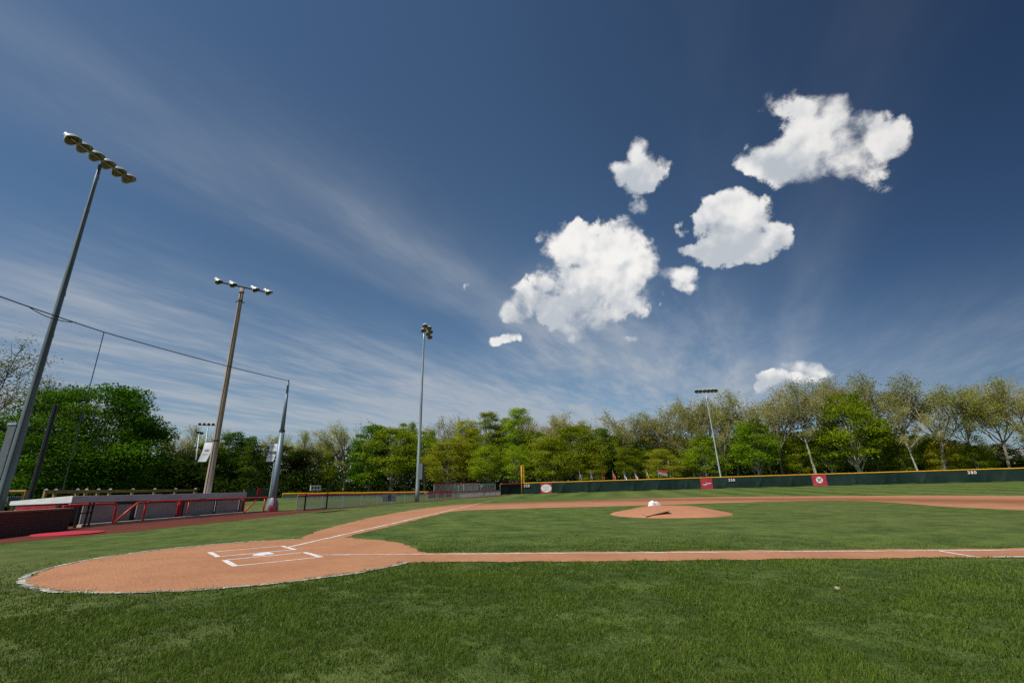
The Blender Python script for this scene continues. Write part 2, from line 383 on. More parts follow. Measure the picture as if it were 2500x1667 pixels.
# clay
def claymat(name, base, dark, band=0.0):
    m, k, p, o = principled(name)
    tc = k.new('ShaderNodeTexCoord').outputs['Object']
    a = k.noise(tc, .6, 5, .6); b = k.noise(tc, 9.0, 5, .7); c = k.noise(tc, 60.0, 3, .7)
    sp = k.new('ShaderNodeSeparateXYZ'); k.l.new(tc, sp.inputs[0])
    mp2 = k.new('ShaderNodeMapping'); k.l.new(tc, mp2.inputs[0]); mp2.inputs['Rotation'].default_value = (0, 0, .55); mp2.inputs['Scale'].default_value = (.7, 9.0, 1)
    rk = k.noise(mp2.outputs[0], 2.4, 4, .6); sc_ = k.noise(tc, 3.2, 3, .5)
    f = k.m('ADD', k.m('MULTIPLY', k.ramp(a, .35, .68), .38), k.m('ADD', k.m('MULTIPLY', k.ramp(b, .3, .7), .24), k.m('MULTIPLY', k.ramp(c, .35, .65), .22)))
    f = k.m('ADD', f, k.m('ADD', k.m('MULTIPLY', k.ramp(rk, .40, .75), .22), k.m('MULTIPLY', k.ramp(sc_, .60, .72), .22)))
    if band:
        # damp raked track round the infield arc
        vx = sp.outputs[0]; vy = k.m('SUBTRACT', sp.outputs[1], 18.4)
        rad = k.m('SQRT', k.m('ADD', k.m('MULTIPLY', vx, vx), k.m('MULTIPLY', vy, vy)))
        rad = k.m('ADD', rad, k.m('MULTIPLY', k.m('SUBTRACT', a, .5), 7.0))
        t = k.m('DIVIDE', k.m('SUBTRACT', rad, 25.5), 4.4)
        g = k.m('POWER', 2.718, k.m('MULTIPLY', k.m('MULTIPLY', t, t), -1.0))
        damp = k.m('MULTIPLY', k.m('MULTIPLY', g, k.ramp(sp.outputs[1], 16, 26)), band, clamp=True)
    cc_ = k.mix(k.m('MINIMUM', f, 1.0), c4(base), c4(dark))
    if band: cc_ = k.mix(damp, cc_, (.23, .088, .042, 1))
    k.l.new(cc_, p.inputs['Base Color'])
    p.inputs['Roughness'].default_value = .95; p.inputs['Specular IOR Level'].default_value = .12
    bm = k.new('ShaderNodeBump'); bm.inputs['Strength'].default_value = .45; bm.inputs['Distance'].default_value = .014
    k.l.new(k.m('ADD', k.m('ADD', b, k.m('MULTIPLY', rk, 1.2)), k.m('MULTIPLY', c, .6)), bm.inputs['Height']); k.l.new(bm.outputs[0], p.inputs['Normal'])
    return m
clay = claymat('infield clay', (.505, .250, .132), (.33, .146, .075), .85)
trackmat = claymat('crushed brick track', (.17, .052, .033), (.10, .027, .018))

def ragged(poly, step=.12, amp=.05, seed=1, far_amp=1.0):
    """close a coarse outline, resample it and tear its edge a little"""
    r = np.random.default_rng(seed); P = np.array(poly, float); out = []
    for i in range(len(P)):
        a, b = P[i], P[(i + 1) % len(P)]; L = np.linalg.norm(b - a); dcam = min(np.linalg.norm((a + b) / 2 - CAM[:2]), 60)
        st = step * (1 if dcam < 25 else 3); n = max(1, int(L / st))
        for j in range(n): out.append(a + (b - a) * j / n)
    out = np.array(out); N = len(out)
    t = np.roll(out, -1, 0) - np.roll(out, 1, 0); t /= np.linalg.norm(t, axis=1)[:, None] + 1e-9
    nrm = np.c_[-t[:, 1], t[:, 0]]
    w1 = r.normal(size=N); w2 = np.convolve(np.r_[w1, w1], np.ones(9) / 3, 'same')[:N]
    return out + nrm * (amp * (.5 * w1 + .6 * w2))[:, None]
def sheet(name, poly, dz_, m, holes=(), parent=None):
    bm = bmesh.new()
    def loop(P):
        vs = [bm.verts.new((q[0], q[1], 0)) for q in P]
        return [bm.edges.new((vs[i], vs[(i + 1) % len(vs)])) for i in range(len(vs))]
    es = loop(poly)
    for h in holes: es += loop(h)
    bmesh.ops.triangle_fill(bm, edges=es, use_beauty=True)
    bmesh.ops.recalc_face_normals(bm, faces=bm.faces)
    for f in bm.faces:
        if f.normal.z < 0: f.normal_flip()
    for v in bm.verts: v.co.z = float(hz(v.co.x, v.co.y)) + dz_
    me = bpy.data.meshes.new(name); bm.to_mesh(me); bm.free(); me.materials.append(m)
    o = bpy.data.objects.new(name, me); COL.objects.link(o)
    if parent: o.parent = parent
    return o

r2 = math.sqrt(.5)
def circ(c, r, a0, a1, n): return [(c[0] + r * math.cos(t), c[1] + r * math.sin(t)) for t in np.linspace(a0, a1, n)]
HR = 3.92
def AB(a, b): q = ab(a, b); return (q[0], q[1])
# outer edge of the clay, walked anticlockwise from the first base path
outer = []
outer += [AB(-1.15, 4.0 - .1), AB(-1.15, 8), AB(-1.05, 12), AB(-.95, 16.2), AB(-.9, 22), AB(-1.0, 27), AB(-3.0, 29.5), AB(-3.2, 36), AB(0, 41), AB(6, 45.5)]
for (u, v) in ((2500, 1212.2), (2400, 1211.6), (2300, 1211.2), (2150, 1211.2), (2000, 1211.8), (1850, 1212.6), (1700, 1214.2), (1550, 1217.5), (1400, 1222), (1300, 1225), (1210, 1228)):
    q = pz(u, v); outer.append((q[0], q[1]))
outer += [AB(36.5, -1.4), AB(30, -2.3), AB(24.5, -3.0), AB(20, -3.0), AB(14.5, -2.8), AB(8, -2.0), AB(5.2, -1.35)]
HC = (.28, .15)
hc = circ(HC, HR, math.atan2(AB(4.0, -1.2)[1], AB(4.0, -1.2)[0]), math.atan2(AB(-1.1, 3.9)[1], AB(-1.1, 3.9)[0]) + 2 * math.pi, 60)
outer += hc
# inner edge (infield grass)
inner = [AB(.25, 4.15), AB(.25, 7), AB(.28, 12), AB(.3, 18), AB(.35, 23.6)]
q7 = pz(2500, 1246); q6 = pz(2300, 1236.4); q5 = pz(2090, 1222.6); q4 = pz(1900, 1224); q3 = pz(1600, 1233); q2 = pz(1300, 1240.6); q1 = pz(1130, 1246)
inner += [AB(4, 26.5), AB(9, 29), (q7[0], q7[1]), (q6[0], q6[1])]
inner += [(q[0], q[1]) for q in (pz(2180, 1227), q5, pz(2000, 1222.6), q4, pz(1750, 1228.2), q3, pz(1450, 1237), q2, q1)]
inner += [AB(20.2, .45), AB(14, .45), AB(8, .45), AB(4.2, .45)]
inner += [AB(3.7, 1.0), AB(3.2, 1.9), AB(2.62, 2.62), AB(1.8, 3.25), AB(.8, 3.75)]
outer_r = ragged(outer, .06, .05, 3); inner_r = ragged(inner, .06, .05, 4)
dirt = structure(sheet('infield_dirt', outer_r, .010, clay, [inner_r]))
# lighter crumbs of clay spilt into the turf along the base path
# warning track along the dugout and the left side fence
FL = lambda a: -12.2 + .17 * (a - 26)
tr = [(-2.6, -9.0), (-9.8, -5.3), (-11.9, -2.2), (-18.7, 4.9), AB(26.5, -10.6), AB(32, -10.4), AB(40, -9.2), AB(50, -7.4), AB(60, -5.2), AB(70, -2.6), AB(77, -.9), AB(80.4, -.6), AB(80.6, FL(80.6) - .3),
      AB(60, FL(60) - .4), AB(44, FL(44) - .4), AB(30, FL(30) - .4), AB(26, -12.8), AB(25, -15.6), (-20.6, -3.5), (-16, -9.5), (-9, -16), (-1, -20), (2, -13)]
track = structure(sheet('warning_track', ragged(tr, .25, .05, 5), .006, trackmat))

# ------------------------------------------------------------------ pitcher's mound
MC = np.array([-0.98, 19.18])
bm = MB(); NR, NA = 14, 72
rr = np.random.default_rng(5)
vs = []; 
edge = 1 + .02 * np.convolve(rr.normal(size=NA + 8), np.ones(5) / 2.2, 'same')[:NA]
for i in range(NR + 1):
    t = i / NR
    for j in range(NA):
        th = 2 * math.pi * j / NA; r = 3.05 * t * edge[j]
        flat = 0.33
        h = .36 * (1 - max(0, (t - flat) / (1 - flat)) ** 1.15) + .03
        if i == NR: h = -.02
        # front slope runs towards home plate
        vs.append((MC[0] + r * math.cos(th), MC[1] + .25 + r * math.sin(th), h + .012 * math.sin(5 * th + 9 * t) * t))
fs = [(i * NA + j, (i + 1) * NA + j, (i + 1) * NA + (j + 1) % NA, i * NA + (j + 1) % NA) for i in range(NR) for j in range(NA)]
bm.add(vs, fs)
mound = structure(bm.build('pitchers_mound', claymat('mound clay', (.50, .235, .130), (.39, .165, .09)), smooth=True))

# ------------------------------------------------------------------ chalk
m, k, p, o_ = principled('chalk')
tc = k.new('ShaderNodeTexCoord').outputs['Object']
a = k.noise(tc, 5.0, 6, .7); b = k.noise(tc, 40.0, 4, .7)
wear = k.ramp(k.m('ADD', k.m('MULTIPLY', a, .6), k.m('MULTIPLY', b, .4)), .37, .55)
k.l.new(k.mix(wear, (.60, .42, .33, 1), (.80, .78, .75, 1)), p.inputs['Base Color']); p.inputs['Roughness'].default_value = .95
chalk = m
def line(name, p0, p1, wd, seed=1, z=.016, mt=None, step=.1):
    p0, p1 = np.array(p0[:2]), np.array(p1[:2]); L = np.linalg.norm(p1 - p0); t = (p1 - p0) / L; n = np.array([-t[1], t[0]])
    N = max(2, int(L / step)); r = np.random.default_rng(seed)
    def jit(): 
        x = r.normal(size=N + 1); return (.10 * x + .10 * np.convolve(x, np.ones(7) / 2.6, 'same')) * wd
    l, rr_ = jit(), jit()
    vs = []
    for i in range(N + 1):
        c = p0 + t * L * i / N
        for s_, jj in ((1, l[i]), (-1, rr_[i])):
            q = c + n * s_ * (wd / 2 + jj); vs.append((q[0], q[1], float(hz(q[0], q[1])) + z))
    o = MB().add(vs, [(2 * i, 2 * i + 1, 2 * i + 3, 2 * i + 2) for i in range(N)]).build(name, mt or chalk)
    return structure(o)
FT = .3048
line('foul_line', AB(1.55, 0), AB(37.2, 0), .10, 1)
line('foul_line', AB(0, 1.62), AB(0, 41.0), .072, 2)
paint = mat('field paint', (.36, .44, .26), .9, 0, .4, 6)
line('foul_line', AB(37.8, -.05), AB(84.0, .9), .10, 3, .02, paint, .4)
line('running_lane_line', AB(-.05, 15.3), AB(-1.0, 15.3), .07, 4)
line('running_lane_line', AB(-.95, 15.6), AB(-.93, 27), .07, 5, .018)
q = pz(997, 1243.5), pz(1042, 1239.6)
line('coach_box_line', q[0], q[1], .10, 6, .02, paint)
for sgn in (1, -1):
    xi, xo, yb, yf = 1.208 * FT * sgn, 5.208 * FT * sgn, -2.29 * FT, 3.71 * FT
    seed = 20 + sgn
    # one box is one marking: two worn long lines and two thick short ones, butted end to end
    mb = MB()
    def strip(x0, y0, x1, y1, wd, sd):
        r = np.random.default_rng(sd); L = math.hypot(x1 - x0, y1 - y0); N = int(L / .06); t = ((x1 - x0) / L, (y1 - y0) / L); n = (-t[1], t[0]); vs = []
        for i in range(N + 1):
            for s_ in (1, -1):
                h = wd / 2 * (1 + r.normal() * .12); vs.append((x0 + t[0] * L * i / N + n[0] * s_ * h, y0 + t[1] * L * i / N + n[1] * s_ * h, .0145))
        mb.add(vs, [(2 * i, 2 * i + 1, 2 * i + 3, 2 * i + 2) for i in range(N)])
    lo, hi = (xi, xo) if sgn > 0 else (xo, xi)
    strip(lo, yb + .055, hi, yb + .055, .115, seed); strip(lo, yf - .055, hi, yf - .055, .115, seed + 1)
    strip(xi + .03 * sgn, yb + .116, xi + .03 * sgn, yf - .116, .085, seed + 2); strip(xo - .03 * sgn, yb + .116, xo - .03 * sgn, yf - .116, .085, seed + 3)
    structure(mb.build('batters_box_line', chalk))
# home plate: five sided rubber slab
hp = MB(); s2 = 8.5 * FT / 12
pts = [(0, 0), (s2, s2), (s2, 2 * s2), (-s2, 2 * s2), (-s2, s2)]
hp.prism([(x, y, .004) for x, y in pts], [(x * .985, .003 + y * .985, .032) for x, y in pts])
tag(hp.build('home_plate', mat('plate rubber', (.80, .80, .78), .5, 0, .06, 8), bevel=.006), 'white five sided home plate set in the clay between the batters boxes', 'home plate')
# worn chalk arc in the turf round the home plate circle
mb = MB(); r = np.random.default_rng(9); vs = []
A0, A1 = math.radians(150), math.radians(389); N = 420
w1 = np.convolve(r.normal(size=N + 20), np.ones(9) / 9, 'same')[:N + 1]
for i in range(N + 1):
    th = A0 + (A1 - A0) * i / N
    for s_ in (-1, 1):
        q = HR + .055 + w1[i] * .05 + s_ * (.05 + .02 * r.normal()); vs.append((HC[0] + q * math.cos(th), HC[1] + q * math.sin(th), .016))
mb.add(vs, [(2 * i, 2 * i + 1, 2 * i + 3, 2 * i + 2) for i in range(N)])
m, k, p, o_ = principled('worn ring chalk')
tc = k.new('ShaderNodeTexCoord').outputs['Object']
a = k.noise(tc, 9.0, 5, .7); b = k.noise(tc, 1.2, 3, .5)
f = k.ramp(k.m('ADD', k.m('MULTIPLY', a, .7), k.m('MULTIPLY', b, .5)), .48, .70)
k.l.new(k.mix(f, (.16, .13, .06, 1), (.60, .57, .50, 1)), p.inputs['Base Color']); p.inputs['Roughness'].default_value = .95
structure(mb.build('home_circle_line', m))

# ------------------------------------------------------------------ chain link
def chain_material(name, wire, cover):
    m = bpy.data.materials.new(name); m.use_nodes = True; m.node_tree.nodes.clear(); k = NT(m.node_tree)
    o = k.new('ShaderNodeOutputMaterial'); p = k.new('ShaderNodeBsdfPrincipled'); t = k.new('ShaderNodeBsdfTransparent'); mx = k.new('ShaderNodeMixShader')
    uv = k.new('ShaderNodeUVMap').outputs[0]
    s = k.new('ShaderNodeSeparateXYZ'); k.l.new(uv, s.inputs[0])
    def strand(sg):
        q = k.m('ADD', s.outputs[0], k.m('MULTIPLY', s.outputs[1], sg)); q = k.m('FRACT', k.m('DIVIDE', q, .075))
        return k.m('LESS_THAN', q, cover)
    k.l.new(k.m('MAXIMUM', strand(1), strand(-1)), mx.inputs[0])
    p.inputs['Base Color'].default_value = c4(wire); p.inputs['Roughness'].default_value = .5
    k.l.new(t.outputs[0], mx.inputs[1]); k.l.new(p.outputs[0], mx.inputs[2]); k.l.new(mx.outputs[0], o.inputs[0]); return m
chain = chain_material('chain link wire', (.68, .70, .66), .27)
netmat = chain_material('net twine', (.05, .055, .06), .022)
def fabric(name, pts, z0, z1, m, parent):
    """an upright woven sheet along a polyline, with real lengths as its UV"""
    me = bpy.data.meshes.new(name); vs = []; fs = []; uv = []; L = 0
    for i, q in enumerate(pts):
        if i: L += math.hypot(pts[i][0] - pts[i - 1][0], pts[i][1] - pts[i - 1][1])
        g = q[2] if len(q) > 2 else 0
        a, b = (z0[i], z1[i]) if hasattr(z0, '__len__') else (z0, z1)
        vs += [(q[0], q[1], g + a), (q[0], q[1], g + b)]; uv += [(L, a), (L, b)]
    for i in range(len(pts) - 1): fs.append((2 * i, 2 * i + 2, 2 * i + 3, 2 * i + 1))
    me.from_pydata(vs, [], fs); l = me.uv_layers.new(name='UVMap')
    for poly in me.polygons:
        for li in poly.loop_indices: l.data[li].uv = uv[me.loops[li].vertex_index]
    me.materials.append(m); o = bpy.data.objects.new(name, me); COL.objects.link(o); o.parent = parent
    o.matrix_parent_inverse = parent.matrix_basis.inverted(); return o

# ------------------------------------------------------------------ third base dugout
D0 = np.array([-18.4947, -2.5291]); DE = np.array([-.676798, .736168]); DN = np.array([.736168, .676798])
def dg(x, n, z): q = D0 + DE * x + DN * n; return (q[0], q[1], z)
drz = math.atan2(DE[1], DE[0])
dug = empty('dugout', dg(5, -2.5, 0), 'low sunken dugout with grey fascia roof beside the third base line', 'dugout')
# sloping roof slab
mb = MB(); 
top = [dg(-1.0, -1.2, 1.41), dg(11.65, -1.2, 1.43), dg(11.65, -4.6, 1.22), dg(-1.0, -4.6, 1.20)]
bot = [dg(-1.0, -1.2, 1.09), dg(11.65, -1.2, 1.09), dg(11.65, -4.6, 1.02), dg(-1.0, -4.6, 1.02)]
mb.prism(bot, top); roof = mb.build('roof', fascia, dug, bevel=.015)
mb = MB(); mb.prism([dg(-1.03, -1.17, 1.10), dg(-1.003, -1.17, 1.10), dg(-1.003, -4.6, 1.03), dg(-1.03, -4.6, 1.03)], [dg(-1.03, -1.17, 1.425), dg(-1.003, -1.17, 1.425), dg(-1.003, -4.6, 1.215), dg(-1.03, -4.6, 1.215)])
mb.build('end_board', white, dug)  # roof's sunlit end, given a lighter colour than its shaded front
MB().box(dg(5.3, -4.3, .35), (12.4, .2, 1.38), drz).build('back_wall', wallgrey, dug)
MB().box(dg(-.9, -2.9, .36), (.16, 2.6, 1.34), drz).build('end_wall', darkred, dug)
MB().box(dg(11.5, -2.9, .36), (.16, 2.6, 1.34), drz).build('end_wall', wallgrey, dug)
MB().box(dg(5.3, -2.2, -.305), (12.2, 4.0, .05), drz).build('floor', concrete, dug)
MB().box(dg(5.4, -3.6, .12), (11.4, .45, .08), drz).box(dg(1.0, -3.6, -.1), (.1, .4, .36), drz).box(dg(5.4, -3.6, -.1), (.1, .4, .36), drz).box(dg(10.2, -3.6, -.1), (.1, .4, .36), drz).build('bench', lumber, dug)
MB().box(dg(5.6, -.12, .05), (13.8, .26, .16), drz).build('curb', concrete, dug, bevel=.02)
# sheets standing in for the shaded back wall, closing the front below the rail
for x0, x1 in ((2.05, 4.72), (5.15, 7.72), (7.86, 10.05), (10.15, 10.5)):
    MB().box(dg((x0 + x1) / 2, -.62, .53), (x1 - x0, .04, .82), drz).build('wall_stand_in', wallgrey, dug)
MB().box(dg(.45, -.66, .53), (2.6, .04, .82), drz).build('wall_stand_in', wallgrey, dug)
for x in (4.9,): MB().box(dg(x, -.6, .6), (.22, .2, 1.0), drz).build('post', darkred, dug)
MB().box(dg(10.58, -.6, .6), (.16, .16, 1.0), drz).build('post', darkred, dug)
for x in (5.1, 7.79, 10.1): MB().tube([dg(x, -.5, .05), dg(x, -.5, 1.1)], .035, 6).build('post', blackpaint, dug)

rail = empty('railing', dg(5, 0, .1), 'bent red pipe railing along the front of the grey dugout', 'railing')
def pipe(name, pts, r=.052):
    P = [Vector(q) for q in pts]; out = [P[0]]
    for i in range(1, len(P) - 1):
        a = (P[i - 1] - P[i]); b = (P[i + 1] - P[i]); d = min(.16, a.length * .4, b.length * .4)
        a.normalize(); b.normalize()
        for t in (0, .5, 1): out.append((P[i] + a * d) * (1 - t) ** 2 + P[i] * 2 * t * (1 - t) + (P[i] + b * d) * t * t)
    out.append(P[-1]); return MB().tube(out, r, 8).build(name, redpaint, rail, smooth=True)
pipe('rail', [dg(-2.1, 0, 1.02), dg(.25, 0, 1.02), dg(.25, 0, .1)])
pipe('diagonal_rail', [dg(.36, -.02, .12), dg(1.45, -.02, 1.02), dg(2.0, -.02, 1.02)])
pipe('rail', [dg(1.95, 0, .1), dg(1.95, 0, 1.05), dg(13.3, 0, 1.05), dg(13.3, 0, .06)])
pipe('diagonal_rail', [dg(9.95, .03, .14), dg(11.3, .03, 1.0)])
pipe('post', [dg(12.1, 0, .06), dg(12.1, 0, 1.0)])
pipe('post', [dg(4.9, 0, .12), dg(4.9, 0, 1.0)], .03)

gate = empty('gate', dg(-1.3, 0, 0), 'narrow black latched gate posts between brick wall and red railing', 'gate')
for x in (-1.62, -1.18, -.98): MB().tube([dg(x, .02, 0), dg(x, .02, 1.12 if x != -1.62 else 1.0)], .05, 8).build('post', blackpaint, gate)
MB().tube([dg(-1.62, .02, .62), dg(-1.0, .02, .66)], .03, 6).build('latch', blackpaint, gate)
MB().tube([dg(-2.35, .02, .98), dg(-1.62, .02, .98)], .05, 8).build('rail', redvinyl, gate)
MB().box(dg(-2.55, .02, .5), (.16, .14, 1.05), drz).build('gate_post', blackpaint, gate)

# brick wall
m, k, p, o_ = principled('dark red brick')
tc = k.new('ShaderNodeTexCoord').outputs['UV']
br = k.new('ShaderNodeTexBrick'); k.l.new(tc, br.inputs['Vector'])
br.inputs['Color1'].default_value = (.10, .022, .018, 1); br.inputs['Color2'].default_value = (.065, .016, .014, 1); br.inputs['Mortar'].default_value = (.13, .09, .075, 1)
br.inputs['Scale'].default_value = 1.0; br.inputs['Brick Width'].default_value = .30; br.inputs['Row Height'].default_value = .10; br.inputs['Mortar Size'].default_value = .008
k.l.new(br.outputs[0], p.inputs['Base Color']); p.inputs['Roughness'].default_value = .8
bw = empty('brick_wall', (-14.9, -5.0, 0), 'low dark red brick wall with a stone coping left of the dugout', 'wall')
A, B = np.array([-16.62, -3.9]), np.array([-9.5, -7.5]); t = (B - A) / np.linalg.norm(B - A); n = np.array([t[1], -t[0]]) 
L = np.linalg.norm(B - A); Hh = .84
body = MB().prism([(*A, 0), (*B, 0), (*(B - n * -.4), 0), (*(A - n * -.4), 0)], [(*A, Hh), (*B, Hh), (*(B - n * -.4), Hh), (*(A - n * -.4), Hh)]).build('wall', m, bw)
uvl = body.data.uv_layers.new(name='UVMap')
for poly in body.data.polygons:
    for li in poly.loop_indices:
        co = body.data.vertices[body.data.loops[li].vertex_index].co
        uvl.data[li].uv = ((co.x - A[0]) * t[0] + (co.y - A[1]) * t[1] + (co.x - A[0]) * n[0] * 1.0 + (co.y - A[1]) * n[1], co.z)
A2, B2 = A - t * .05 - n * .04, B - n * .04
MB().prism([(*A2, Hh + .002), (*B2, Hh + .002), (*(B2 + n * .48), Hh + .002), (*(A2 + n * .48), Hh + .002)], [(*A2, Hh + .075), (*B2, Hh + .075), (*(B2 + n * .48), Hh + .075), (*(A2 + n * .48), Hh + .075)]).build('coping', mat('coping stone', (.28, .14, .10), .85, 0, .3, 3), bw, bevel=.01)

# on-deck mat
mb = MB(); c = (-12.95, -3.72); N = 40
mb.prism([(c[0] + 1.1 * math.cos(2 * math.pi * i / N), c[1] + 1.1 * math.sin(2 * math.pi * i / N), .012) for i in range(N)], [(c[0] + 1.09 * math.cos(2 * math.pi * i / N), c[1] + 1.09 * math.sin(2 * math.pi * i / N), .045) for i in range(N)])
tag(mb.build('on_deck_mat', mat('red turf mat', (.50, .028, .05), .9, 0, .2, 12, .5)), 'round red on deck mat lying on the track before the brick wall', 'mat')

# timber fence behind the dugout
tf = empty('timber_fence', dg(8, -8, 0), 'long timber post and rail fence with capped posts behind the dugout roof', 'fence')
xs = [3.2, 3.75, 5.05, 5.6, 6.4, 7.2, 8.9, 10.7, 12.6, 14.6]
for x in xs:
    q = MB().box(dg(x, -8, .88), (.14, .14, 1.76), drz).build('post', lumber, tf)
    cp = MB(); c = dg(x, -8, 1.80); cp.prism([(c[0] + sx * .10, c[1] + sy * .10, 1.762) for sx, sy in ((-1, -1), (1, -1), (1, 1), (-1, 1))], [(c[0] + sx * .04, c[1] + sy * .04, 1.85) for sx, sy in ((-1, -1), (1, -1), (1, 1), (-1, 1))])
    cc_ = cp.build('post_cap', galv, q)
for i in range(len(xs) - 1):
    a, b = xs[i] + .072, xs[i + 1] - .072
    MB().box(dg((a + b) / 2, -8, 1.66), (b - a, .06, .19), drz).build('rail', lumber, tf)
# small raised timber stand left of it with bench seats
ts = empty('timber_stand', dg(1.2, -7, 0), 'small timber viewing stand with square railings left of the dugout roof', 'stand')
def sp_(u, v, dist=40.0): q = pd(u, v, dist); return q
for (u0, v0, v1, nm) in ((8, 1198, 1246, 'post'), (64, 1196, 1250, 'post'), (36, 1223, 1250, 'post')):
    q = sp_(u0, v0); b = sp_(u0, v1)
    MB().box((q[0], q[1], q[2] / 2), (.17, .17, q[2]), drz).build(nm, lumber, ts)
for (u0, u1, v0, v1, th) in ((8, 64, 1200, 1199, .2), (0, 36, 1229, 1227, .2)):
    a, b = sp_(u0, v0), sp_(u1, v1); MB().tube([a, b], .09, 4).build('rail', lumber, ts)
q = sp_(42, 1222, 41.5)
sb = MB()
for i in range(7):
    a = sp_(22 + i * 5.2, 1213, 42.0); sb.box((a[0], a[1], a[2] - .22), (.10, .05, .55), drz)
sb.build('seat_slats', mat('blue grey slats', (.13, .15, .20), .6), ts)

# ------------------------------------------------------------------ side fence (chain link, red cap)
def fp(a, off=0.0):
    return ab(a, FL(a) + off)
sf = empty('chain_link_fence', fp(50), 'long waist high chain link fence with dark red top cap along the left foul side', 'fence')
FH = lambda a: float(np.interp(a, [25, 44, 80], [1.12, .97, .98]))
aa = np.r_[24.6, np.arange(27.6, 80, 2.9), 80.6]
fabric('mesh', [fp(a) for a in aa], [.02] * len(aa), [FH(a) - .03 for a in aa], chain, sf)
for i, a in enumerate(aa):
    q = fp(a, -.04); MB().tube([(q[0], q[1], 0), (q[0], q[1], FH(a) - .02)], .035, 6).build('post', galv, sf)
MB().tube([fp(a) + np.array([0, 0, FH(a)]) for a in aa], .075, 8).build('top_cap', darkred, sf, smooth=True)
# solid pale slatted panels where the bullpen starts
pan = bpy.data.materials.new('pale privacy slats'); pan.use_nodes = True; pan.node_tree.nodes.clear(); k = NT(pan.node_tree)
o_ = k.new('ShaderNodeOutputMaterial'); d_ = k.new('ShaderNodeBsdfDiffuse'); t_ = k.new('ShaderNodeBsdfTranslucent'); x_ = k.new('ShaderNodeMixShader'); x_.inputs[0].default_value = .45
tc = k.new('ShaderNodeUVMap').outputs[0]; su = k.new('ShaderNodeSeparateXYZ'); k.l.new(tc, su.inputs[0])
sl2 = k.m('GREATER_THAN', k.m('FRACT', k.m('DIVIDE', su.outputs[0], .62)), .06); cs = k.mix(sl2, (.30, .30, .30, 1), (.74, .74, .71, 1))
k.l.new(cs, d_.inputs[0]); k.l.new(cs, t_.inputs[0]); k.l.new(d_.outputs[0], x_.inputs[1]); k.l.new(t_.outputs[0], x_.inputs[2]); k.l.new(x_.outputs[0], o_.inputs[0])
for a0, a1 in ((59.3, 61.6), (61.75, 66.0), (66.2, 69.8), (70.6, 73.2), (73.4, 77.2), (77.4, 80.4)):
    fabric('slat_panel', [fp(a0, .07), fp(a1, .07)], .08, FH(a0) - .10, pan, sf)
# vinyl screen of the bullpen bench, red
for a0, a1 in ((50.9, 53.9), (54.2, 59.0)):
    P = [fp(a0, -1.2), fp(a1, -1.2), fp(a1, -1.16), fp(a0, -1.16)]
    o = MB().prism([(q[0], q[1], .25) for q in P], [(q[0], q[1], 1.12) for q in P]).build('red_screen', redvinyl, sf)
# gate posts and latches near the dugout end
for a in (25.4, 28.1): 
    q = fp(a, .05); MB().tube([(q[0], q[1], 0), (q[0], q[1], 1.28)], .06, 8).build('gate_post', blackpaint, sf)
q0, q1 = fp(25.5, .05), fp(28.0, .05); MB().tube([(q0[0], q0[1], .06), (q1[0], q1[1], .06)], .05, 6).build('gate_sill', concrete, sf)
# signs on the fence
def face_sign(name, c, tvec, wd, hg, m, label, cat, thick=.02):
    t = np.array(tvec) / np.linalg.norm(tvec); e = empty(name, (c[0], c[1], c[2]), label, cat)
    n = np.array([-t[1], t[0]]);
    if n @ (CAM[:2] - np.array(c[:2])) < 0: n = -n
    def q(x, z, d): return (c[0] + t[0] * x + n[0] * d, c[1] + t[1] * x + n[1] * d, c[2] + z)
    P = [q(-wd / 2, 0, 0), q(wd / 2, 0, 0), q(wd / 2, 0, thick), q(-wd / 2, 0, thick)]
    MB().prism([(a[0], a[1], a[2] - hg / 2) for a in P], [(a[0], a[1], a[2] + hg / 2) for a in P]).build('board', m, e)
    return e, q, thick
tF = fp(60) - fp(50)
if (tF[:2] @ RX[:2]) < 0: tF = -tF
c = fp(38.4, .09); e, q, th = face_sign('fence_sign', (c[0], c[1], .62), tF[:2], 2.9, .72, mat('pale lilac sign', (.50, .50, .58), .5, 0, .08, 2), 'wide pale sign with a dark square emblem hung on the chain link fence', 'sign')
def flat(e, name, q, pts, d0, d1, m):
    return MB().prism([q(x, z, d0) for x, z in pts], [q(x, z, d1) for x, z in pts]).build(name, m, e)
def rect(x0, z0, x1, z1): return [(x0, z0), (x1, z0), (x1, z1), (x0, z1)]
navy = mat('navy print', (.06, .06, .14), .5); pinkish = mat('pink print', (.45, .16, .20), .5)
flat(e, 'emblem_frame', q, rect(-.33, -.3, .33, .3), th + .001, th + .006, navy)
flat(e, 'emblem_field', q, rect(-.25, -.22, .25, .22), th + .007, th + .010, pinkish)
flat(e, 'emblem_mark', q, rect(-.17, -.02, .17, .12), th + .011, th + .014, navy)
flat(e, 'print', q, rect(.5, -.02, .9, .1), th + .001, th + .005, mat('faint print', (.25, .25, .36), .6))
flat(e, 'print', q, rect(-.95, -.02, -.5, .03), th + .001, th + .005, MATS['faint print'])
c = fp(47.2, .09); face_sign('fence_sign', (c[0], c[1], .83), tF[:2], .55, .42, signwhite, 'small square white notice on the chain link fence right of the tall grey light pole', 'sign')

